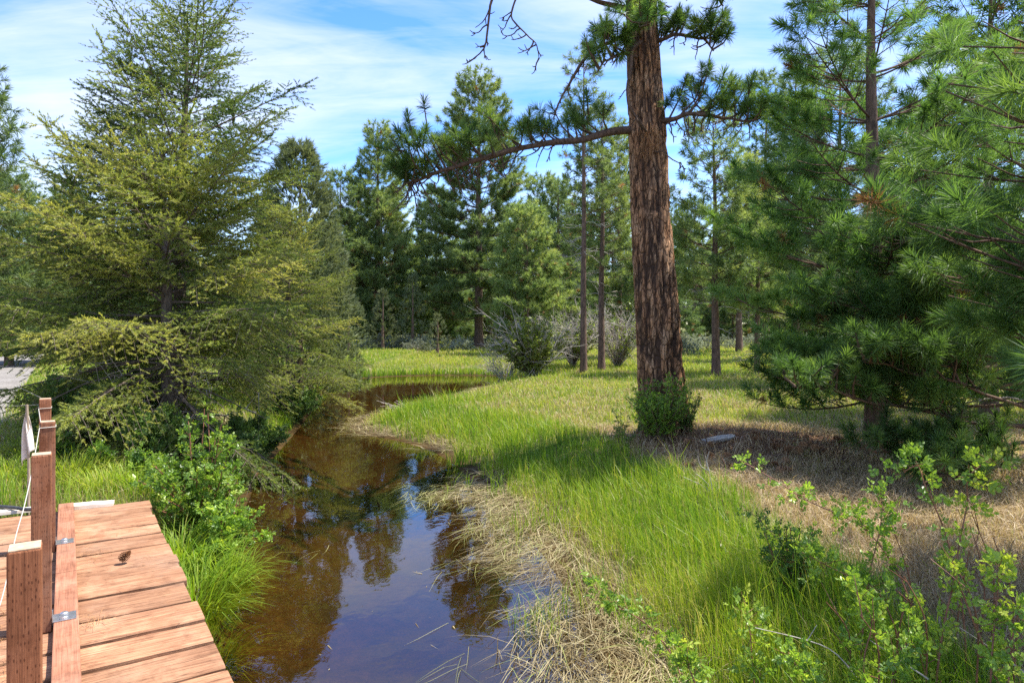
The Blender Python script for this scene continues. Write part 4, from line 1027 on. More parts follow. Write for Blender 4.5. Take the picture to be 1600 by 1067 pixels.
def bare_shrub(H, R, stems, rr=.018, forks=6):
    g = Geo()
    for i in range(stems):
        az = RNG.uniform(0, 6.28); o = rot2(az); r = R * RNG.uniform(.2, 1); h = H * RNG.uniform(.5, 1.0); t = np.linspace(0, 1, 6)
        p = o[None] * (r * t)[:, None] + np.array([[0, 0, 1]]) * (h * (t - .25 * t * t))[:, None] + RNG.normal(0, .03 * H, (6, 3)) * t[:, None]
        tube(g, p, np.linspace(rr, rr * .35, 6), 5, .5, cap=False)
        for j in range(forks):
            u = RNG.uniform(.25, .95); q = np.array([np.interp(u, t, p[:, k]) for k in range(3)]); d = unit(o * .4 + RNG.normal(0, .55, 3) + np.array([0, 0, .5])); l = H * RNG.uniform(.15, .4)
            c = [q, q + d * l * .5 + RNG.normal(0, .05 * l, 3), q + d * l + RNG.normal(0, .1 * l, 3)]; tube(g, c, [rr * .5, rr * .4, rr * .22], 4, .5, cap=False)
            for _ in range(3):
                w = c[1] + (c[2] - c[1]) * RNG.uniform(0, .8); dd = unit(d + RNG.normal(0, .6, 3)); tube(g, [w, w + dd * l * .4], [rr * .3, rr * .15], 3, .5, cap=False)
    return g
def thicket(name, label, loc, H, R, stems, leaves, tmean=.5, rr=.018):
    t = thing(name, label, 'shrub', loc)
    part('stems', bare_shrub(H, R, stems if leaves < 60 else 26, rr), MAT['greytwig'], t, smooth=True)
    if leaves:
        gs, gf = leafy_shrub(H * .95, R * .9, 40, leaves * .55 if leaves > 60 else leaves, WIL, 1.0, tmean, flop=.1)
        part('green_stems', gs, MAT['stem'], t); part('leaves', gf, MAT['willow'], t)
    return t
thicket('willow_thicket', 'green and grey-twigged willow thicket beside the creek bend', gl(832, 25.8), 3.2, 1.7, 40, 61, .85)
thicket('willow_thicket', 'leafless grey willow stems leaning left over the creek bend', gl(790, 26.9), 2.2, 1.5, 26, 0, rr=.012)
thicket('bare_thicket', 'tangle of bare grey twigs between the slender pines and the big trunk', gl(965, 29), 3.2, 1.9, 46, 6, .6, rr=.014)
thicket('bare_thicket', 'bare grey brush behind the two slender pine trunks', gl(895, 29.5), 3.2, 1.7, 40, 18, .6, rr=.014)
SG = []
for _ in range(3):
    k = 22; u = RNG.uniform(0, 1, k); ph = RNG.uniform(0, 6.28, k); an = np.radians(RNG.normal(30, 14, k))
    SG.append(needles(np.stack([0 * u, 0 * u, u * .1], -1), np.stack([np.sin(an) * np.cos(ph), np.sin(an) * np.sin(ph), np.cos(an)], -1), .16 * RNG.uniform(.6, 1.1, k), .03))
def sage(R, H, n):
    g, gs = Geo(), Geo()
    az = RNG.uniform(0, 6.28, n); el = np.arccos(RNG.uniform(0, 1, n)); d = np.stack([np.sin(el) * np.cos(az), np.sin(el) * np.sin(az), np.cos(el)], -1)
    rr = RNG.uniform(.5, 1, n)[:, None] * (.75 + .5 * vnoise(az * 2, el * 3, RNG.uniform(0, 50)))[:, None]
    stamp(g, SG, d * rr * np.array([R, R, H]), d + np.array([0, 0, .7]), RNG.uniform(.7, 1.2, n), np.clip(RNG.normal(.5, .17, n), 0, 1))
    for i in range(12): tube(gs, [(0, 0, 0), d[i] * np.array([R, R, H]) * .5 + [0, 0, .05], d[i] * np.array([R, R, H]) * .9], [.02, .014, .006], 4, cap=False)
    return gs, g
sage_src = []
for (R, H, n) in ((.75, .8, 170), (.95, .75, 220), (.6, .95, 150)):
    sage_src.append((sage(R, H, n), R))
G2 = 'sagebrush clumps edging the far meadow'
pos = [(628, 47), (612, 49), (640, 50), (660, 46), (652, 44), (676, 48), (700, 50), (720, 47), (590, 46), (735, 51), (575, 47), (1066, 49), (1085, 52), (1102, 47), (1128, 54), (1148, 50), (1172, 53), (1196, 49), (1215, 54), (1236, 50), (1255, 55), (1072, 40), (765, 52), (1018, 52), (985, 50), (1280, 52)]
roots = {}
for k, (px, d) in enumerate(pos):
    v = k % 3
    lab = 'pale grey-green sagebrush clump beyond the creek' if px < 800 else 'pale grey-green sagebrush clump in the meadow right of the big trunk'
    if px in (985, 1018): lab = 'pale grey-green sagebrush clump in the meadow right of the big trunk'
    if v not in roots:
        (gs, gf), R = sage_src[v]
        t = thing('sagebrush', lab, 'shrub', gl(px, d), 0, G2); part('stems', gs, MAT['stem'], t); part('leaves', gf, MAT['sage'], t); roots[v] = t
    else: dup(roots[v], gl(px, d), RNG.uniform(0, 6), (1, 1, RNG.uniform(.8, 1.25)), lab, G2)

# ================================================================== rose canes in the right foreground
def cane(pix, r, label, n_leaf=40, size=1.0, tmean=.68, start=.0, name='rose_cane', side=.10, cluster=.07, root=True, cat='plant', mat='rose', spurs=4):
    pts = [at(*q) for q in pix]
    if root:
        b = pts[-1].copy(); bxy = b[:2] + (b[:2] - pts[-2][:2]) * .2; pts.append(np.array([bxy[0], bxy[1], gz(*bxy) - .03]))
    P = sm(pts, 34); t = np.linspace(0, 1, 34); loc = P[-1].copy()
    th = thing(name, label, cat, loc)
    gs, gf = Geo(), Geo(); tube(gs, P, np.interp(t, [0, 1], [r * .45, r]), 6, .5)
    A, D, T = [], [], []
    i = 0
    while i < n_leaf:
        u = start + (.9 - start) * (RNG.uniform(0, 1) ** 1.25)
        q = np.array([np.interp(u, t, P[:, k]) for k in range(3)])
        d = unit(RNG.normal(0, 1, 3) + np.array([0, 0, .5])); l = side * RNG.uniform(.2, 1.2)
        e = q + d * l; tube(gs, [q, (q + e) / 2, e], [r * .35, r * .3, r * .2], 4, .5, cap=False)
        for _ in range(spurs):
            A.append(q + (e - q) * RNG.uniform(.3, 1) + RNG.normal(0, cluster * .2, 3)); D.append(d * .6 + RNG.normal(0, .8, 3) + np.array([0, 0, .3])); T.append(tmean + RNG.normal(0, .14)); i += 1
    A.append(P[0]); D.append(P[0] - P[2]); T.append(tmean + .15)
    stamp(gf, LEAF, A, D, size * RNG.uniform(.65, 1.15, len(A)), np.clip(T, .05, .98))
    part('stem', gs, MAT['cane'], th, smooth=True, offset=loc); part('leaves', gf, MAT[mat], th, offset=loc)
    return th
cane([(1168, 725, 4.5), (1215, 752, 4.4), (1262, 782, 4.3), (1316, 806, 4.2), (1356, 830, 4.1), (1392, 876, 4.0), (1413, 916, 3.9), (1434, 981, 3.8), (1456, 1061, 3.7)], .006, 'long rose cane arching left over the dry grass to a yellow-leaved tip', 175, 0.81, 0.68)
cane([(1412, 738, 3.9), (1434, 728, 3.9), (1446, 760, 3.85), (1471, 816, 3.8), (1490, 880, 3.75), (1505, 960, 3.7), (1510, 1040, 3.65)], .006, 'rose cane topped by a dense clump of green leaves', 102, 0.86, 0.50, 0, side=.08)
cane([(1548, 716, 3.6), (1514, 745, 3.6), (1511, 789, 3.6), (1500, 843, 3.55), (1489, 912, 3.5), (1474, 981, 3.45), (1463, 1067, 3.4)], .006, 'tallest upright rose cane with bright yellow-green top leaves', 127, 0.81, 0.74)
cane([(1378, 770, 3.9), (1376, 820, 3.85), (1360, 890, 3.8), (1351, 950, 3.75), (1345, 1040, 3.7)], .005, 'upright rose cane with pale leaves in the middle of the foreground canes', 127, 0.86, 0.60)
cane([(1252, 862, 3.9), (1290, 882, 3.85), (1340, 906, 3.8), (1372, 925, 3.75), (1400, 985, 3.7), (1415, 1060, 3.6)], .005, 'rose cane curving left with a leafy end above the small dark bush', 89, 0.86, 0.54)
cane([(1562, 880, 3.2), (1558, 934, 3.2), (1553, 985, 3.15), (1548, 1060, 3.1)], .005, 'short leafy rose cane near the right edge of the photo', 85, 0.81, 0.74)
cane([(1496, 905, 3.3), (1521, 970, 3.25), (1550, 1043, 3.2), (1570, 1100, 3.15)], .008, 'thick reddish leaning rose cane with few leaves', 25, 0.81, 0.64)
cane([(930, 918, 4.1), (968, 948, 4.0), (1012, 976, 3.9), (1048, 1021, 3.8), (1066, 1068, 3.7)], .005, 'lowest rose cane arching left over the green bank grass', 142, 0.81, 0.56)
cane([(1166, 948, 3.8), (1172, 990, 3.75), (1176, 1040, 3.7), (1180, 1090, 3.65)], .005, 'upright rose shoot standing in the bank grass at the bottom of the photo', 89, 0.81, 0.68)
cane([(1060, 1010, 3.5), (1075, 1040, 3.45), (1090, 1090, 3.4)], .005, 'low rose shoot at the bottom edge in the green grass', 95, 0.81, 0.64)
cane([(1340, 930, 3.5), (1362, 970, 3.45), (1350, 1030, 3.4), (1352, 1090, 3.35)], .005, 'leafy rose shoot left of the thick canes at the bottom', 95, 0.86, 0.66)
cane([(1230, 1022, 3.5), (1250, 1050, 3.45), (1262, 1100, 3.4)], .005, 'small rose shoot below the dark bush at the bottom edge', 63, 0.81, 0.62)
cane([(1420, 1000, 3.3), (1400, 1030, 3.25), (1390, 1100, 3.2)], .005, 'rose shoot with fresh leaves in the dark undergrowth', 79, 0.86, 0.60)
cane([(1590, 960, 3.1), (1580, 1010, 3.1), (1575, 1090, 3.05)], .005, 'leafy shoot in the lower right corner', 79, 0.86, 0.56)
shrub('rose_bush', 'small dark leafy bush in shade in front of the dry grass', gl(1240, 4.75), .72, .26, 18, 18, .55, mat='rose', stemmat='cane', tmean=.25, flop=.1)
cane([(1168, 795, 5.1), (1196, 822, 5.0), (1225, 858, 4.9), (1240, 905, 4.8)], .004, 'dark leafy sprig pointing left above the small dark bush', 69, 0.56, 0.19)
def barecane(px, py0, py1, d, k):
    P = [at(px + RNG.uniform(-30, 30), py0, d), at(px + 8, (py0 + py1) / 2, d), at(px, py1, d)]; b = P[-1].copy(); b[2] = gz(b[0], b[1]) - .02; P[-1] = b
    g = Geo(); Q = sm(P, 12); tube(g, Q, np.linspace(.0025, .0055, 12), 5, .5)
    for _ in range(3):
        q = Q[RNG.integers(1, 9)]; dd = unit(RNG.normal(0, .6, 3) + np.array([0, 0, .7])); tube(g, [q, q + dd * .12, q + dd * .2], [.003, .0025, .0015], 4, .5, cap=False)
    o = part('bare_cane', g, MAT['cane'], None, smooth=True, offset=b); o.location = b
    tag(o, 'thin leafless reddish cane among the foreground roses', 'twig', 'leafless reddish canes in the right foreground')
for k, (px, a, b, d) in enumerate(((1545, 800, 1010, 3.9), (1530, 820, 1000, 4.1), (1575, 840, 1040, 3.6), (1395, 930, 1060, 3.5), (1440, 900, 1067, 3.4), (1600, 850, 1050, 3.7), (1490, 860, 1050, 3.9), (1320, 940, 1050, 3.7), (1415, 820, 1010, 4.1), (1580, 930, 1067, 3.3), (1365, 960, 1080, 3.3), (1520, 900, 1067, 3.3))):
    barecane(px, a, b, d, k)
# pale dead twigs trailing through the roses
for k, (p0, p1, p2, d) in enumerate((((1180, 980), (1290, 1010), (1340, 1060), 3.6), ((1360, 1000), (1420, 1040), (1450, 1060), 3.4), ((1500, 980), (1560, 1020), (1600, 1050), 3.3))):
    g = Geo(); P = sm([at(*p0, d), at(*p1, d), at(*p2, d - .1)], 12); tube(g, P, np.linspace(.002, .005, 12), 5, .6)
    q = P[4]; tube(g, [q, q + [.05, 0, .08]], [.003, .0015], 4); l = P[6].copy()
    o = part('dead_twig', g, MAT['greytwig'], None, offset=l); o.location = l
    tag(o, ('pale dead twig trailing left through the bottom roses', 'pale dead twig at the bottom among the thick canes', 'pale dead twig low in the right corner')[k], 'twig')

# ================================================================== small things lying about
def on_ground(px, py, dz=0.0):
    d = 8.0
    for _ in range(30):
        x = ath(px, d); z = gz(x, d); d = .5 * d + .5 * (CAM_Z - z) * FPX / (py - HOR)
    return np.array([ath(px, d), d, gz(ath(px, d), d) + dz])
def cone_geo(r=.035):
    g = Geo(); n = 70
    for i in range(n):
        u = (i + .5) / n; z = r * 2.2 * u; rad = r * math.sin(PI * min(.98, .18 + .8 * u)) ** .8 * (1.0 if u < .6 else 1.15 - .35 * u); a = i * 2.4
        o = rot2(a); s = np.array([-o[1], o[0], 0]); b = np.array([0, 0, z]); w = r * .33
        tip = b + o * rad + np.array([0, 0, -.15 * r + .35 * r * u])
        g.add([b + [0, 0, .1 * r], b + o * rad * .5 + s * w, tip + s * w * .6, tip + o * .12 * r + [0, 0, -.05 * r], tip - s * w * .6, b + o * rad * .5 - s * w, tip - [0, 0, .12 * r]],
              [[0, 1, 2], [0, 2, 3], [0, 3, 4], [0, 4, 5], [6, 2, 1], [6, 3, 2], [6, 4, 3], [6, 5, 4]], RNG.uniform(.3, .8))
    tube(g, [(0, 0, 0), (0, 0, r * 2.1)], [r * .35, r * .2], 8, .2)
    return g
cg = cone_geo(); cme = cg.mesh('pine_cone', [MAT['cone']])
def cone(loc, label, rot, s=1.0, group=None):
    o = bpy.data.objects.new('pine_cone', cme); COL.objects.link(o); o.location = tuple(loc); o.rotation_euler = rot; o.scale = (s, s, s); tag(o, label, 'pine cone', group)
dcone = 1.62 * FPX / (882 - HOR)
cone((ath(184, dcone) + .02, dcone, DZ + .032), 'small brown pine cone lying on the bridge deck', (.9, .3, 2.2), .95)
for px, py, lab in ((1248, 807, 'brown pine cone in the dry grass, right of the others'), (1078, 816, 'brown pine cone at the left edge of the dry grass by the green bank'), (1132, 808, 'reddish pine cone in the dry grass behind the pale chip'), (1374, 770, 'pine cone in the dry grass behind the long arching cane')):
    cone(on_ground(px, py, .03), lab, (1.3, RNG.uniform(-1, 1), RNG.uniform(0, 6)), 1.05)
for k in range(26):
    px, py = RNG.uniform(1060, 1310), RNG.uniform(682, 745)
    cone(on_ground(px, py, .055), 'weathered pine cone lying in the needle litter beneath the pines', (1.3, RNG.uniform(-1, 1), RNG.uniform(0, 6)), RNG.uniform(1.2, 1.8), 'cones in the needle litter')
def flat_piece(name, label, cat, c, L, Wd, T, rz, mat, tilt=(0, 0), jag=.2):
    g = Geo(); n = 14; t = np.linspace(0, 1, n); x = (t - .5) * L
    w = Wd / 2 * (1 - jag * np.abs(2 * t - 1) ** 3) * (1 + jag * .6 * (vnoise(t * 6, 0 * t + L * 9, 88) - .5)); yb = .15 * Wd * (vnoise(t * 4, 0 * t + 3, 90) - .5)
    zt = .25 * T * (vnoise(t * 5, 0 * t + 5, 91) - .5)
    V = np.stack([np.stack([x, yb - w, 0 * x - T / 2], -1), np.stack([x, yb - w * .95, zt + T * .4], -1), np.stack([x, yb, zt + T / 2], -1), np.stack([x, yb + w * .95, zt + T * .4], -1), np.stack([x, yb + w, 0 * x - T / 2], -1)], 1).reshape(-1, 3)
    i = np.arange(n - 1)[:, None] * 5; j = np.arange(5)[None]; k = (j + 1) % 5
    g.add(V, np.stack([i + j, i + 5 + j, i + 5 + k, i + k], -1).reshape(-1, 4))
    for e in (0, n - 1): g.add(V[e * 5:e * 5 + 5], [[0, 1, 2], [0, 2, 3], [0, 3, 4]])
    o = part(name, g, mat, None); o.location = tuple(c); o.rotation_euler = (tilt[0], tilt[1], rz); tag(o, label, cat); return o
flat_piece('driftwood_piece', 'bleached grey splinter of wood on the needle litter beside the big pine', 'wood', on_ground(1122, 693, .07), .58, .13, .04, .35, MAT['greywood'], (.2, -.1), .5)
flat_piece('bark_chip', 'pale whitish bark chip standing in the grass edge', 'bark chip', on_ground(1132, 868, .06), .13, .085, .02, 1.3, MAT['chip'], (.9, .2))
d0 = 1.60 * FPX / (790 - HOR)
flat_piece('scrap_board', 'pale split board lying across the far end of the deck right of the kerb', 'board', (ath(140, d0) - .02, d0 + .03, DZ + .02), .37, .13, .035, .42, MAT['palewood'], jag=.12)
flat_piece('scrap_board', 'pale weathered board across the far end of the deck left of the posts', 'board', (ath(4, 5.75) - .1, 5.75, DZ + .02), .75, .12, .03, .5, MAT['palewood'], jag=.12)
g = Geo(); c0 = at(-40, 786, 5.75); pts = sm([at(-60, 788, 5.9), at(-10, 796, 5.85), at(22, 803, 5.8), at(48, 806, 5.75), at(75, 800, 5.95)], 20)
pts[:, 2] = np.maximum(pts[:, 2], DZ + .05) * 0 + DZ + .055
tube(g, pts, .016, 8, .5); o = part('hose', g, MAT['hose'], None, smooth=True, offset=pts[0]); o.location = pts[0]; tag(o, 'black hose lying across the far end of the deck', 'hose')
# sticks and cut branches on the litter mound
for k in range(16):
    c = on_ground(RNG.uniform(1065, 1330), RNG.uniform(690, 752), .06); a = RNG.uniform(0, 6.28); L = RNG.uniform(.25, .8); g = Geo()
    t = np.linspace(-.5, .5, 7); P = np.stack([t * L * math.cos(a), t * L * math.sin(a), .03 * np.sin(t * 5 + k) + .03 * RNG.uniform(-1, 1, 7)], -1); tube(g, P, np.linspace(.014, .006, 7), 5)
    q = P[3]; tube(g, [q, q + [.05 * math.cos(a + 1), .05 * math.sin(a + 1), .1], q + [.1 * math.cos(a + 1), .1 * math.sin(a + 1), .16]], [.008, .006, .004], 4)
    o = part('fallen_stick', g, MAT['limb'], None, smooth=True); o.location = c; tag(o, 'dark fallen stick in the needle litter under the pines', 'stick', 'sticks in the needle litter')
# dried weed stalk
b = on_ground(1116, 778); th = thing('dry_weed', 'dried branching weed stalk in front of the needle litter', 'plant', b); g = Geo()
top = at(1102, 712, b[1]); f1 = at(1108, 735, b[1])
for pl in ([b, at(1112, 758, b[1]), f1, top], [f1, at(1095, 728, b[1]), at(1090, 712, b[1])], [f1, at(1104, 722, b[1]), at(1108, 705, b[1])], [at(1114, 770, b[1]), at(1095, 757, b[1]), at(1068, 745, b[1])], [at(1113, 764, b[1]), at(1098, 748, b[1]), at(1088, 740, b[1])]):
    tube(g, sm(pl, 8), np.linspace(.006, .003, 8), 5, .8)
part('stem', g, MAT['greytwig'], th, smooth=True, offset=b)
# dead brush lying at the water edge
def brush_pile(px, py, L, label, n=14):
    c = on_ground(px, py, .02); g = Geo()
    for i in range(n):
        a = RNG.uniform(2.4, 4.2); d = np.array([math.cos(a), .5 * math.sin(a), RNG.uniform(.02, .3)]); q = np.array([RNG.normal(0, .15), RNG.normal(0, .12), .02])
        P = np.array([q + d * L * t_ + RNG.normal(0, .02, 3) * L for t_ in np.linspace(0, RNG.uniform(.5, 1), 5)]); tube(g, P, np.linspace(.012, .004, 5), 4, .6, cap=False)
        w = P[2]; tube(g, [w, w + d * .3 * L + RNG.normal(0, .12, 3) * L], [.006, .003], 3, .6, cap=False)
    o = part('dead_branch', g, MAT['greytwig'], None); o.location = c; tag(o, label, 'branch')
brush_pile(640, 640, .8, 'grey dead branch lying on the reed spit in the creek')
brush_pile(800, 598, 1.5, 'dark dead brush trailing into the creek below the willow', 20)
# flag on a stick and the cord along the posts
fx = at(44, 790, 5.95); fx[2] = gz(fx[0], fx[1]); fl = thing('flag', 'limp off-white cloth flag on a thin stick beside the bridge posts', 'flag', fx)
g = Geo(); t0 = at(42, 632, 5.95); tube(g, [fx - [0, 0, .05], (fx + t0) / 2 + [.012, 0, 0], t0], [.012, .012, .011], 7, .5); part('pole', g, MAT['stick'], fl, smooth=True, offset=fx)
g = Geo(); nu, nv = 15, 24; V = []
for v in np.linspace(0, 1, nv):
    w = .012 + .1 * v ** .8
    for u in np.linspace(0, 1, nu):
        V.append(t0 + np.array([.004 + .055 * v - w * u, .022 * math.sin(u * 11 + v * 2.5) * min(1, 3 * v), -.06 - .34 * v - .13 * u * v + .01 * math.sin(u * 11)]))
i = (np.arange(nv - 1)[:, None] * nu + np.arange(nu - 1)[None]).ravel()
g.add(V, np.stack([i, i + 1, i + nu + 1, i + nu], -1)); o = part('cloth', g, MAT['cloth'], fl, smooth=True, offset=fx)
md = o.modifiers.new('thickness', 'SOLIDIFY'); md.thickness = .003
g = Geo()
def postpt(c, s, z, dx=0, dy=0):
    a = math.atan2(.547, .837); x, y = c + dx, s + dy
    return np.array([x * math.cos(a) - y * math.sin(a), x * math.sin(a) + y * math.cos(a), DZ + z])
for (c, s, z) in ((-.155, 7.42, .86), (-.107, 5.86, .885)):
    k = .0475; lp = [postpt(c, s, z + .003 * i, a_, b_) for i, (a_, b_) in enumerate(((-k, -k), (k, -k), (k, k), (-k, k), (-k, -k)))]; tube(g, np.array(lp), .003, 6)
tube(g, sm([postpt(-.2025, 7.37, .86), postpt(-.165, 6.6, .80), postpt(-.155, 5.81, .885)], 10), .0028, 6)
tube(g, sm([postpt(-.155, 5.81, .885), at(50, 735, 4.4), at(38, 790, 4.0), at(24, 840, 3.7), at(8, 915, 3.4), at(-6, 960, 3.25), at(-40, 1040, 3.0)], 26), .0026, 6)
l = postpt(-.155, 5.81, .885); o = part('rope', g, MAT['rope'], None, smooth=True, offset=l); o.location = l; tag(o, 'thin white cord tied round the far posts and hanging down the left side', 'rope')

# ================================================================== grass and other ground cover
def scatter(bands, rho):
    X_, Y_ = [], []
    for a, b in bands:
        mid = (a + b) / 2; hw = lambda d: .88 * d + 1.2
        area = (b - a) * 2 * hw(mid); n = int(area * rho(mid)); y = RNG.uniform(a, b, n); x = RNG.uniform(-1, 1, n) * hw(y); X_.append(x); Y_.append(y)
    return np.concatenate(X_), np.concatenate(Y_)
def blades(x, y, z, h, w, lean, tint, az=None, flat=0.0):
    n = len(x); az = RNG.uniform(0, 2 * PI, n) if az is None else az
    d = np.stack([np.cos(az), np.sin(az), 0 * az], -1); b = np.stack([x, y, z], -1); fa = RNG.uniform(0, PI, n)
    s = np.stack([np.cos(fa), np.sin(fa), 0 * fa], -1) * (w / 2)[:, None]
    up = np.array([[0, 0, 1.0 - flat]])
    m = b + d * (lean * .35 * h)[:, None] + up * (h * .58 * np.sqrt(np.maximum(.05, 1 - (.6 * lean) ** 2)))[:, None]
    t = b + d * (lean * h)[:, None] + up * (h * np.sqrt(np.maximum(.02, 1 - np.minimum(lean, .99) ** 2)) * .96)[:, None]
    V = np.stack([b - s, b + s, m - s * .8, m + s * .8, t], 1).reshape(-1, 3); o = (np.arange(n) * 5)[:, None]
    F = np.stack([o + [0, 1, 3], o + [0, 3, 2], o + [2, 3, 4]], 1).reshape(-1, 3)
    return V, F, (tint[:, None] + np.array([[-.06, -.06, 0, 0, .08]])).ravel()
BANDS = [(2.4, 3.2), (3.2, 4), (4, 5), (5, 6), (6, 7.5), (7.5, 9), (9, 11), (11, 13.5), (13.5, 16.5), (16.5, 20), (20, 25), (25, 31), (31, 39), (39, 50), (50, 66)]
x, y = scatter(BANDS, lambda d: min(2600, 2600 * (5 / d) ** 1.55 + 22))
sd = shore_sd(x, y); t, s = path_coords(x, y)
ok = (sd > .02) & ~((np.abs(t + .5) < 1.25) & (s < 7.15)) & ~((np.abs(t + 1.85) < .9) & (s > 7))
x, y, sd, t, s = x[ok], y[ok], sd[ok], t[ok], s[ok]
dry, lit, left = zones(x, y, sd); z = ground_z(x, y, sd) - .01
n = len(x); nz1 = fbm(x * .7, y * .7, 71); nz2 = fbm(x * 2.2, y * 2.2, 72); dist = np.hypot(x, y)
rn = RNG.uniform(0, 1, n)
# green blades
pg = (1 - dry * (.93 - .4 * sst(.5, .7, fbm(x * 1.3 + 5, y * 1.3, 75)))) * (1 - .93 * lit)
shade_left = left & (y < 13.5)
pg = np.where(shade_left, pg * np.where(t < 2.0, .5, .35), pg)
edge_gap = sst(0, .3, sd - .12 - .12 * (y < 8) + .5 * (nz2 - .5)); pg = np.where(~left, pg * (.3 + .7 * edge_gap), pg)
keep = rn < pg * (.55 + .75 * nz2)
lush = sst(.1, .7, sd) * sst(2.6, 1.2, sd) * (~left) * (y < 17)
far = sst(16, 30, y)
h = (.10 + .10 * nz2) * (1 - lush) + lush * (.20 + .24 * nz1) + .06 * far
h = np.where(left, .16 + .22 * nz2 * sst(9, 6, y), h)
h = h * (.55 + .9 * fbm(x * 3.2 + 7, y * 3.2, 78, 2))
h = np.where(sd < .6, h * .9 + .06, h)
h = np.where((dry > .5), np.minimum(h, .11), h) * np.where(RNG.uniform(0, 1, n) < .06, 1.5, 1) * RNG.uniform(.4, 1.25, n)
tint = .56 + .3 * (nz1 - .5) + .25 * (nz2 - .5) + .13 * RNG.normal(0, 1, n) - .12 * lush + .10 * far + np.where(RNG.uniform(0, 1, n) < .10 + .15 * (1 - lush) * (y < 22), .3, 0)
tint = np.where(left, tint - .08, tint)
w = .0045 * np.maximum(1, dist / 5.5) ** .92
k = keep; V, F, T = blades(x[k], y[k], z[k], h[k], w[k] * RNG.uniform(.6, 1.3, k.sum()), np.clip(RNG.beta(1.6, 3.2, k.sum()) * 1.05 + .1 * dry[k], 0, .95), np.clip(tint[k], .02, .98), az=np.where(RNG.uniform(0, 1, k.sum()) < .6, 2.6 + 3.2 * (nz1[k] - .5) + RNG.normal(0, .6, k.sum()), RNG.uniform(0, 6.28, k.sum())))
g = Geo(); g.add(V, F, T); o = part('green_grass', g, MAT['grass']); tag(o, 'bright green grass covering the banks and meadow', 'grass', kind='stuff')
# straw between and in the dry patches
pd_ = np.clip(.22 + dry * .8, 0, 1) * (1 - .75 * lit); pd_ = np.where(left, pd_ * .4, pd_); pd_ = np.where(lush > .5, pd_ * .45, pd_) * (1 - .55 * far)
k = (RNG.uniform(0, 1, n) < pd_)
hh = (.10 + .10 * nz2[k]) * RNG.uniform(.5, 1.3, k.sum()); ln = np.clip(.5 + .5 * RNG.beta(2, 1.4, k.sum()), 0, .995)
V, F, T = blades(x[k], y[k], z[k] + .005, hh * 1.35, w[k] * RNG.uniform(.6, 1.2, k.sum()), ln, np.clip(RNG.normal(.52, .22, k.sum()), 0, 1))
g = Geo(); g.add(V, F, T); o = part('dry_grass', g, MAT['straw']); tag(o, 'matted straw-coloured dry grass between the green', 'grass', kind='stuff')
# fallen needles
k = (RNG.uniform(0, 1, n) < np.clip(lit * 1.3, 0, 1)) & (~left)
idx = np.where(k)[0]; idx = np.repeat(idx, 9); m_ = len(idx)
xx = x[idx] + RNG.normal(0, .05, m_); yy = y[idx] + RNG.normal(0, .05, m_)
V, F, T = blades(xx, yy, ground_z(xx, yy) + RNG.uniform(-.005, .03, m_), np.full(m_, .13), np.full(m_, .005), np.full(m_, .985), np.clip(RNG.normal(.45, .25, m_), 0, 1), flat=.75)
g = Geo(); g.add(V, F, T); o = part('needle_litter', g, MAT['litter']); tag(o, 'red-brown carpet of fallen pine needles under the pines', 'pine litter', kind='stuff')
# drifts of fallen needles on the boards
def deck_drift(cs, n_):
    t_, s_ = [], []
    for (a_, b_, ra, rb, w_) in cs:
        k_ = int(n_ * w_); t_.append(a_ + ra * RNG.normal(0, 1, k_)); s_.append(b_ + rb * RNG.normal(0, 1, k_))
    t_, s_ = np.concatenate(t_), np.concatenate(s_); ok_ = (t_ < .6) & (t_ > -1.5) & ((t_ > .075) | (t_ < -.17)) & (s_ < 7)
    t_, s_ = t_[ok_], s_[ok_]; xx = t_ * E2[0] + s_ * E1[0]; yy = t_ * E2[1] + s_ * E1[1]; m_ = len(xx)
    V, F, T = blades(xx, yy, DZ + RNG.uniform(.007, .016, m_), RNG.uniform(.05, .12, m_), np.full(m_, .0022), np.full(m_, .998), np.clip(RNG.normal(.65, .2, m_), 0, 1), flat=.97)
    g = Geo(); g.add(V, F, T); o = part('needle_drift', g, MAT['deadneedle']); tag(o, 'tan fallen pine needles drifted on the bridge boards', 'pine litter', kind='stuff')
deck_drift([(-.32, 4.2, .1, .28, .3), (-.5, 5.6, .2, .3, .25), (-.3, 3.1, .1, .3, .15), (.12, 5.6, .05, .12, .07), (.12, 4.35, .04, .08, .05), (.3, 5, .25, 1.2, .06)], 1500)
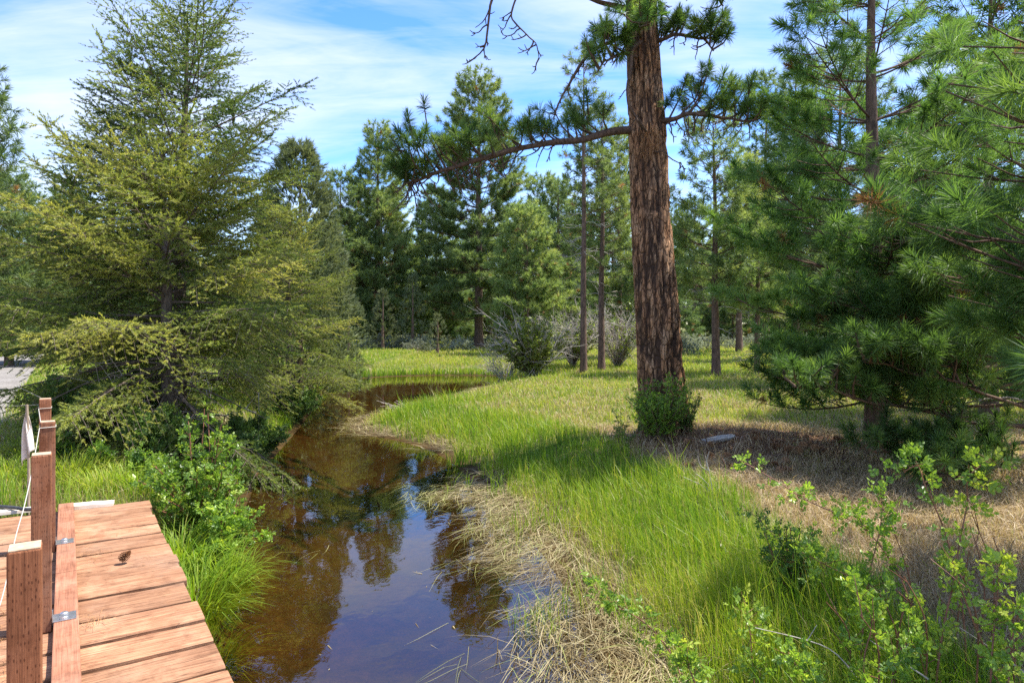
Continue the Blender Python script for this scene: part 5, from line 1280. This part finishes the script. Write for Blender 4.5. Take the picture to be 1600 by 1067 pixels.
# tall tufts spilling over the bank by the deck and at the left grass
def tussock(px, d, n_, h, spread, tmean, label, leanx=.0):
    c = np.array(gl(px, d)); r = np.sqrt(RNG.uniform(0, 1, n_)) * spread; a = RNG.uniform(0, 6.28, n_); xx = r * np.cos(a); yy = r * np.sin(a)
    zz = ground_z(xx + c[0], yy + c[1]) - c[2] - .02
    az = a + RNG.normal(0, .6, n_); ln = np.clip(.25 + .6 * r / spread * RNG.uniform(.5, 1.3, n_), 0, .97)
    g = Geo()
    for f0, f1 in ((0, 1),):
        hh = h * RNG.uniform(.5, 1.15, n_); d_ = np.stack([np.cos(az) + leanx, np.sin(az), 0 * az], -1); b = np.stack([xx, yy, zz], -1); sdv = np.stack([-np.sin(az), np.cos(az), 0 * az], -1) * .0035
        lv = [0, .35, .7, 1.0]; pts = [b + d_ * (ln * hh * (u ** 1.6) * .9)[:, None] + np.array([[0, 0, 1]]) * (hh * (u - ln * .72 * u ** 2.6))[:, None] for u in lv]
        V = np.stack([pts[0] - sdv, pts[0] + sdv, pts[1] - sdv, pts[1] + sdv, pts[2] - sdv * .7, pts[2] + sdv * .7, pts[3]], 1).reshape(-1, 3); o = (np.arange(n_) * 7)[:, None]
        F = np.stack([o + q for q in ([0, 1, 3], [0, 3, 2], [2, 3, 5], [2, 5, 4], [4, 5, 6])], 1).reshape(-1, 3)
        g.add(V, F, np.clip(np.repeat(RNG.normal(tmean, .1, n_), 7), 0, 1))
    o = part('grass_tussock', g, MAT['grass']); o.location = c; tag(o, label, 'grass tussock')
tussock(308, 5.55, 520, .62, .26, .5, 'long grass tussock hanging over the water halfway along the deck edge', .2)
tussock(282, 6.1, 420, .6, .25, .48, 'long grass tussock at the deck edge below the rose bush', .2)
tussock(350, 6.05, 380, .5, .22, .5, 'grass tussock at the water line below the rose bush', .2)
tussock(322, 4.95, 300, .5, .18, .55, 'pale grass tussock lowest along the deck edge', .25)
tussock(15, 7.4, 420, .5, .35, .6, 'bright grass tussock left of the bridge posts', 0)
tussock(110, 7.6, 380, .55, .3, .62, 'tall yellowing grass tussock behind the deck end', 0)
tussock(160, 7.2, 260, .42, .25, .66, 'low straw-tipped tussock behind the pale scrap board', 0)
tussock(55, 8.6, 360, .5, .35, .55, 'grass tussock behind the flag', 0)
tussock(215, 7.3, 260, .4, .24, .5, 'grass tussock at the end corner of the deck', 0)
# dead reeds: mats of flattened blades on the shallow edge
def reeds(n_, fn, name, mat, label, cat, wid=.0021):
    x_, y_, az, L, zz, tn = fn(n_); m_ = len(x_)
    d = np.stack([np.cos(az), np.sin(az), 0 * az], -1); sv = np.stack([-np.sin(az), np.cos(az), 0 * az], -1) * (wid * np.maximum(1, y_ / 6) * RNG.uniform(.45, 1.0, m_) ** 1.0 * np.where(RNG.uniform(0, 1, m_) < .15, 1.7, 1))[:, None]
    bend = RNG.normal(0, .24, m_)[:, None] * L[:, None]; nrm = np.stack([-np.sin(az), np.cos(az), 0 * az], -1); b = np.stack([x_, y_, zz], -1)
    rise = (RNG.uniform(0, .10, m_) * L)[:, None] * np.array([[0, 0, 1]])
    p = [b, b + d * L[:, None] * .35 + nrm * bend * .4 + rise, b + d * L[:, None] * .7 + nrm * bend * .9 + rise * .8, b + d * L[:, None] + nrm * bend * 1.6]
    p[3][:, 2] = np.minimum(p[3][:, 2], p[2][:, 2])
    V = np.stack([p[0] - sv, p[0] + sv, p[1] - sv, p[1] + sv, p[2] - sv * .8, p[2] + sv * .8, p[3]], 1).reshape(-1, 3); o = (np.arange(m_) * 7)[:, None]
    F = np.stack([o + q for q in ([0, 1, 3], [0, 3, 2], [2, 3, 5], [2, 5, 4], [4, 5, 6])], 1).reshape(-1, 3)
    g = Geo(); g.add(V, F, np.clip(np.repeat(tn, 7), 0, 1)); ob = part(name, g, mat); tag(ob, label, cat, kind='stuff')
def mat_fn(n_):
    y_ = RNG.uniform(3.4, 10.6, n_ * 5); x_ = RNG.uniform(-2.6, 1.9, n_ * 5); sd_ = shore_sd(x_, y_)
    nn = fbm(x_ * 1.1, y_ * 1.1, 91); wdt = .9 + .25 * (nn - .5) - .35 * sst(8, 13, y_)
    pr = sst(10.4, 8.2, y_) * sst(-wdt, -wdt * .35, sd_) * sst(.4, .05, sd_) * sst(.4, .54, fbm(x_ * 2.2, y_ * 1.6, 93) * .6 + nn * .4 + .12 * sst(-.7, -.1, sd_)); ok_ = (RNG.uniform(0, 1, len(x_)) < pr * np.minimum(1, 7 / y_)) & (x_ > -1.7 - .12 * np.maximum(0, y_ - 9))
    i_ = np.where(ok_)[0][:n_]; x_, y_, sd_ = x_[i_], y_[i_], sd_[i_]; m_ = len(x_)
    az = -1.9 + 2.4 * (fbm(x_ * 1.3, y_ * 1.3, 98, 2) - .5) + np.where(RNG.uniform(0, 1, m_) < .75, RNG.normal(0, .4, m_), RNG.uniform(-3, 3, m_)); L = np.where(RNG.uniform(0, 1, m_) < .4, RNG.uniform(.06, .2, m_), RNG.uniform(.2, .5, m_))
    zz = np.maximum(ground_z(x_, y_, sd_), 0) + RNG.uniform(.004, .05, m_) * sst(-1.2, -.2, sd_)
    return x_, y_, az, L, zz, np.clip(RNG.normal(.52, .24, m_) + .5 * (fbm(x_ * 2, y_ * 2, 99) - .5) + (RNG.uniform(0, 1, m_) < .08) * .4, 0, 1)
reeds(7600, mat_fn, 'dead_reeds', MAT['reed'], 'mat of flattened straw-coloured dead reeds at the right water edge', 'reeds')
def spit_fn(n_):
    y_ = RNG.uniform(11.5, 25, n_ * 4); x_ = RNG.uniform(-4.2, 1, n_ * 4); sd_ = shore_sd(x_, y_)
    ok_ = (sd_ > -.5) & (sd_ < .5) & (~is_left(x_, y_)) & (RNG.uniform(0, 1, len(x_)) < sst(-.5, .0, sd_) * sst(1.1, .6, sd_)) & (x_ > -4.0)
    i_ = np.where(ok_)[0][:n_]; x_, y_, sd_ = x_[i_], y_[i_], sd_[i_]; m_ = len(x_)
    return x_, y_, RNG.normal(3.0, .7, m_), RNG.uniform(.2, .5, m_), np.maximum(ground_z(x_, y_, sd_), 0) + RNG.uniform(.004, .05, m_), np.clip(RNG.normal(.5, .22, m_), 0, 1)
reeds(3600, spit_fn, 'reed_spit', MAT['reed'], 'low spit of flattened brown reeds reaching left into the creek', 'reeds')
def weed_fn(n_):
    y_ = RNG.uniform(3.9, 9.5, n_ * 6); x_ = RNG.uniform(-1.9, .6, n_ * 6); sd_ = shore_sd(x_, y_)
    nn = fbm(x_ * 1.4, y_ * .9, 96)
    ok_ = (sd_ < -.55) & (RNG.uniform(0, 1, len(x_)) < sst(-1.35, -.75, sd_) * sst(.3, .65, nn)); i_ = np.where(ok_)[0][:n_]; x_, y_ = x_[i_], y_[i_]; m_ = len(x_)
    return x_, y_, RNG.normal(-1.75, .3, m_), RNG.uniform(.2, .5, m_), RNG.uniform(.002, .006, m_), np.clip(RNG.normal(.5, .2, m_), 0, 1)
reeds(800, weed_fn, 'floating_grass', MAT['waterweed'], 'long pale grass blades trailing on the water surface', 'water grass', .0017)
# flecks of leaf and needle drifting on the still surface
xx = RNG.uniform(-4.5, 1.0, 2600); yy = RNG.uniform(3.6, 15, 2600); sd_ = shore_sd(xx, yy); k = (sd_ < -.05) & (RNG.uniform(0, 1, 2600) < .12 + .7 * sst(-.7, -.1, sd_)); xx, yy = xx[k], yy[k]; m_ = len(xx)
V, F, T = blades(xx, yy, np.full(m_, .004), np.where(RNG.uniform(0, 1, m_) < .6, RNG.uniform(.03, .12, m_), RNG.uniform(.012, .03, m_)), RNG.uniform(.002, .012, m_), np.full(m_, .999), np.clip(RNG.normal(.45, .25, m_), 0, 1), flat=1.0)
g = Geo(); g.add(V, F, T); o = part('floating_debris', g, MAT['reed']); tag(o, 'flecks of dead leaf and needle floating on the creek', 'debris', kind='stuff')
# sedge fringe at the left and far water edge
xx = RNG.uniform(-7.5, 2, 60000); yy = RNG.uniform(6.5, 30, 60000); sd_ = shore_sd(xx, yy); k = (np.abs(sd_ - .12) < .22) & (is_left(xx, yy) | (yy > 24)); xx, yy, sd_ = xx[k], yy[k], sd_[k]
x2 = RNG.uniform(-1, 1.6, 9000); y2 = RNG.uniform(3.6, 11, 9000); s2 = shore_sd(x2, y2); k = (s2 > -.75) & (s2 < .45) & (fbm(x2 * 1.8, y2 * 1.8, 97) > .6); xx, yy, sd_ = np.concatenate([xx, x2[k]]), np.concatenate([yy, y2[k]]), np.concatenate([sd_, s2[k]]); m_ = len(xx)
V, F, T = blades(xx, yy, np.maximum(ground_z(xx, yy, sd_), -.1), RNG.uniform(.18, .5, m_), .005 * np.maximum(1, yy / 6), RNG.beta(1.6, 2.6, m_), np.clip(RNG.normal(.5, .14, m_), 0, 1))
g = Geo(); g.add(V, F, T); o = part('shore_sedge', g, MAT['grass']); tag(o, 'fringe of sedge standing along the far and left water edge', 'sedge', kind='stuff')
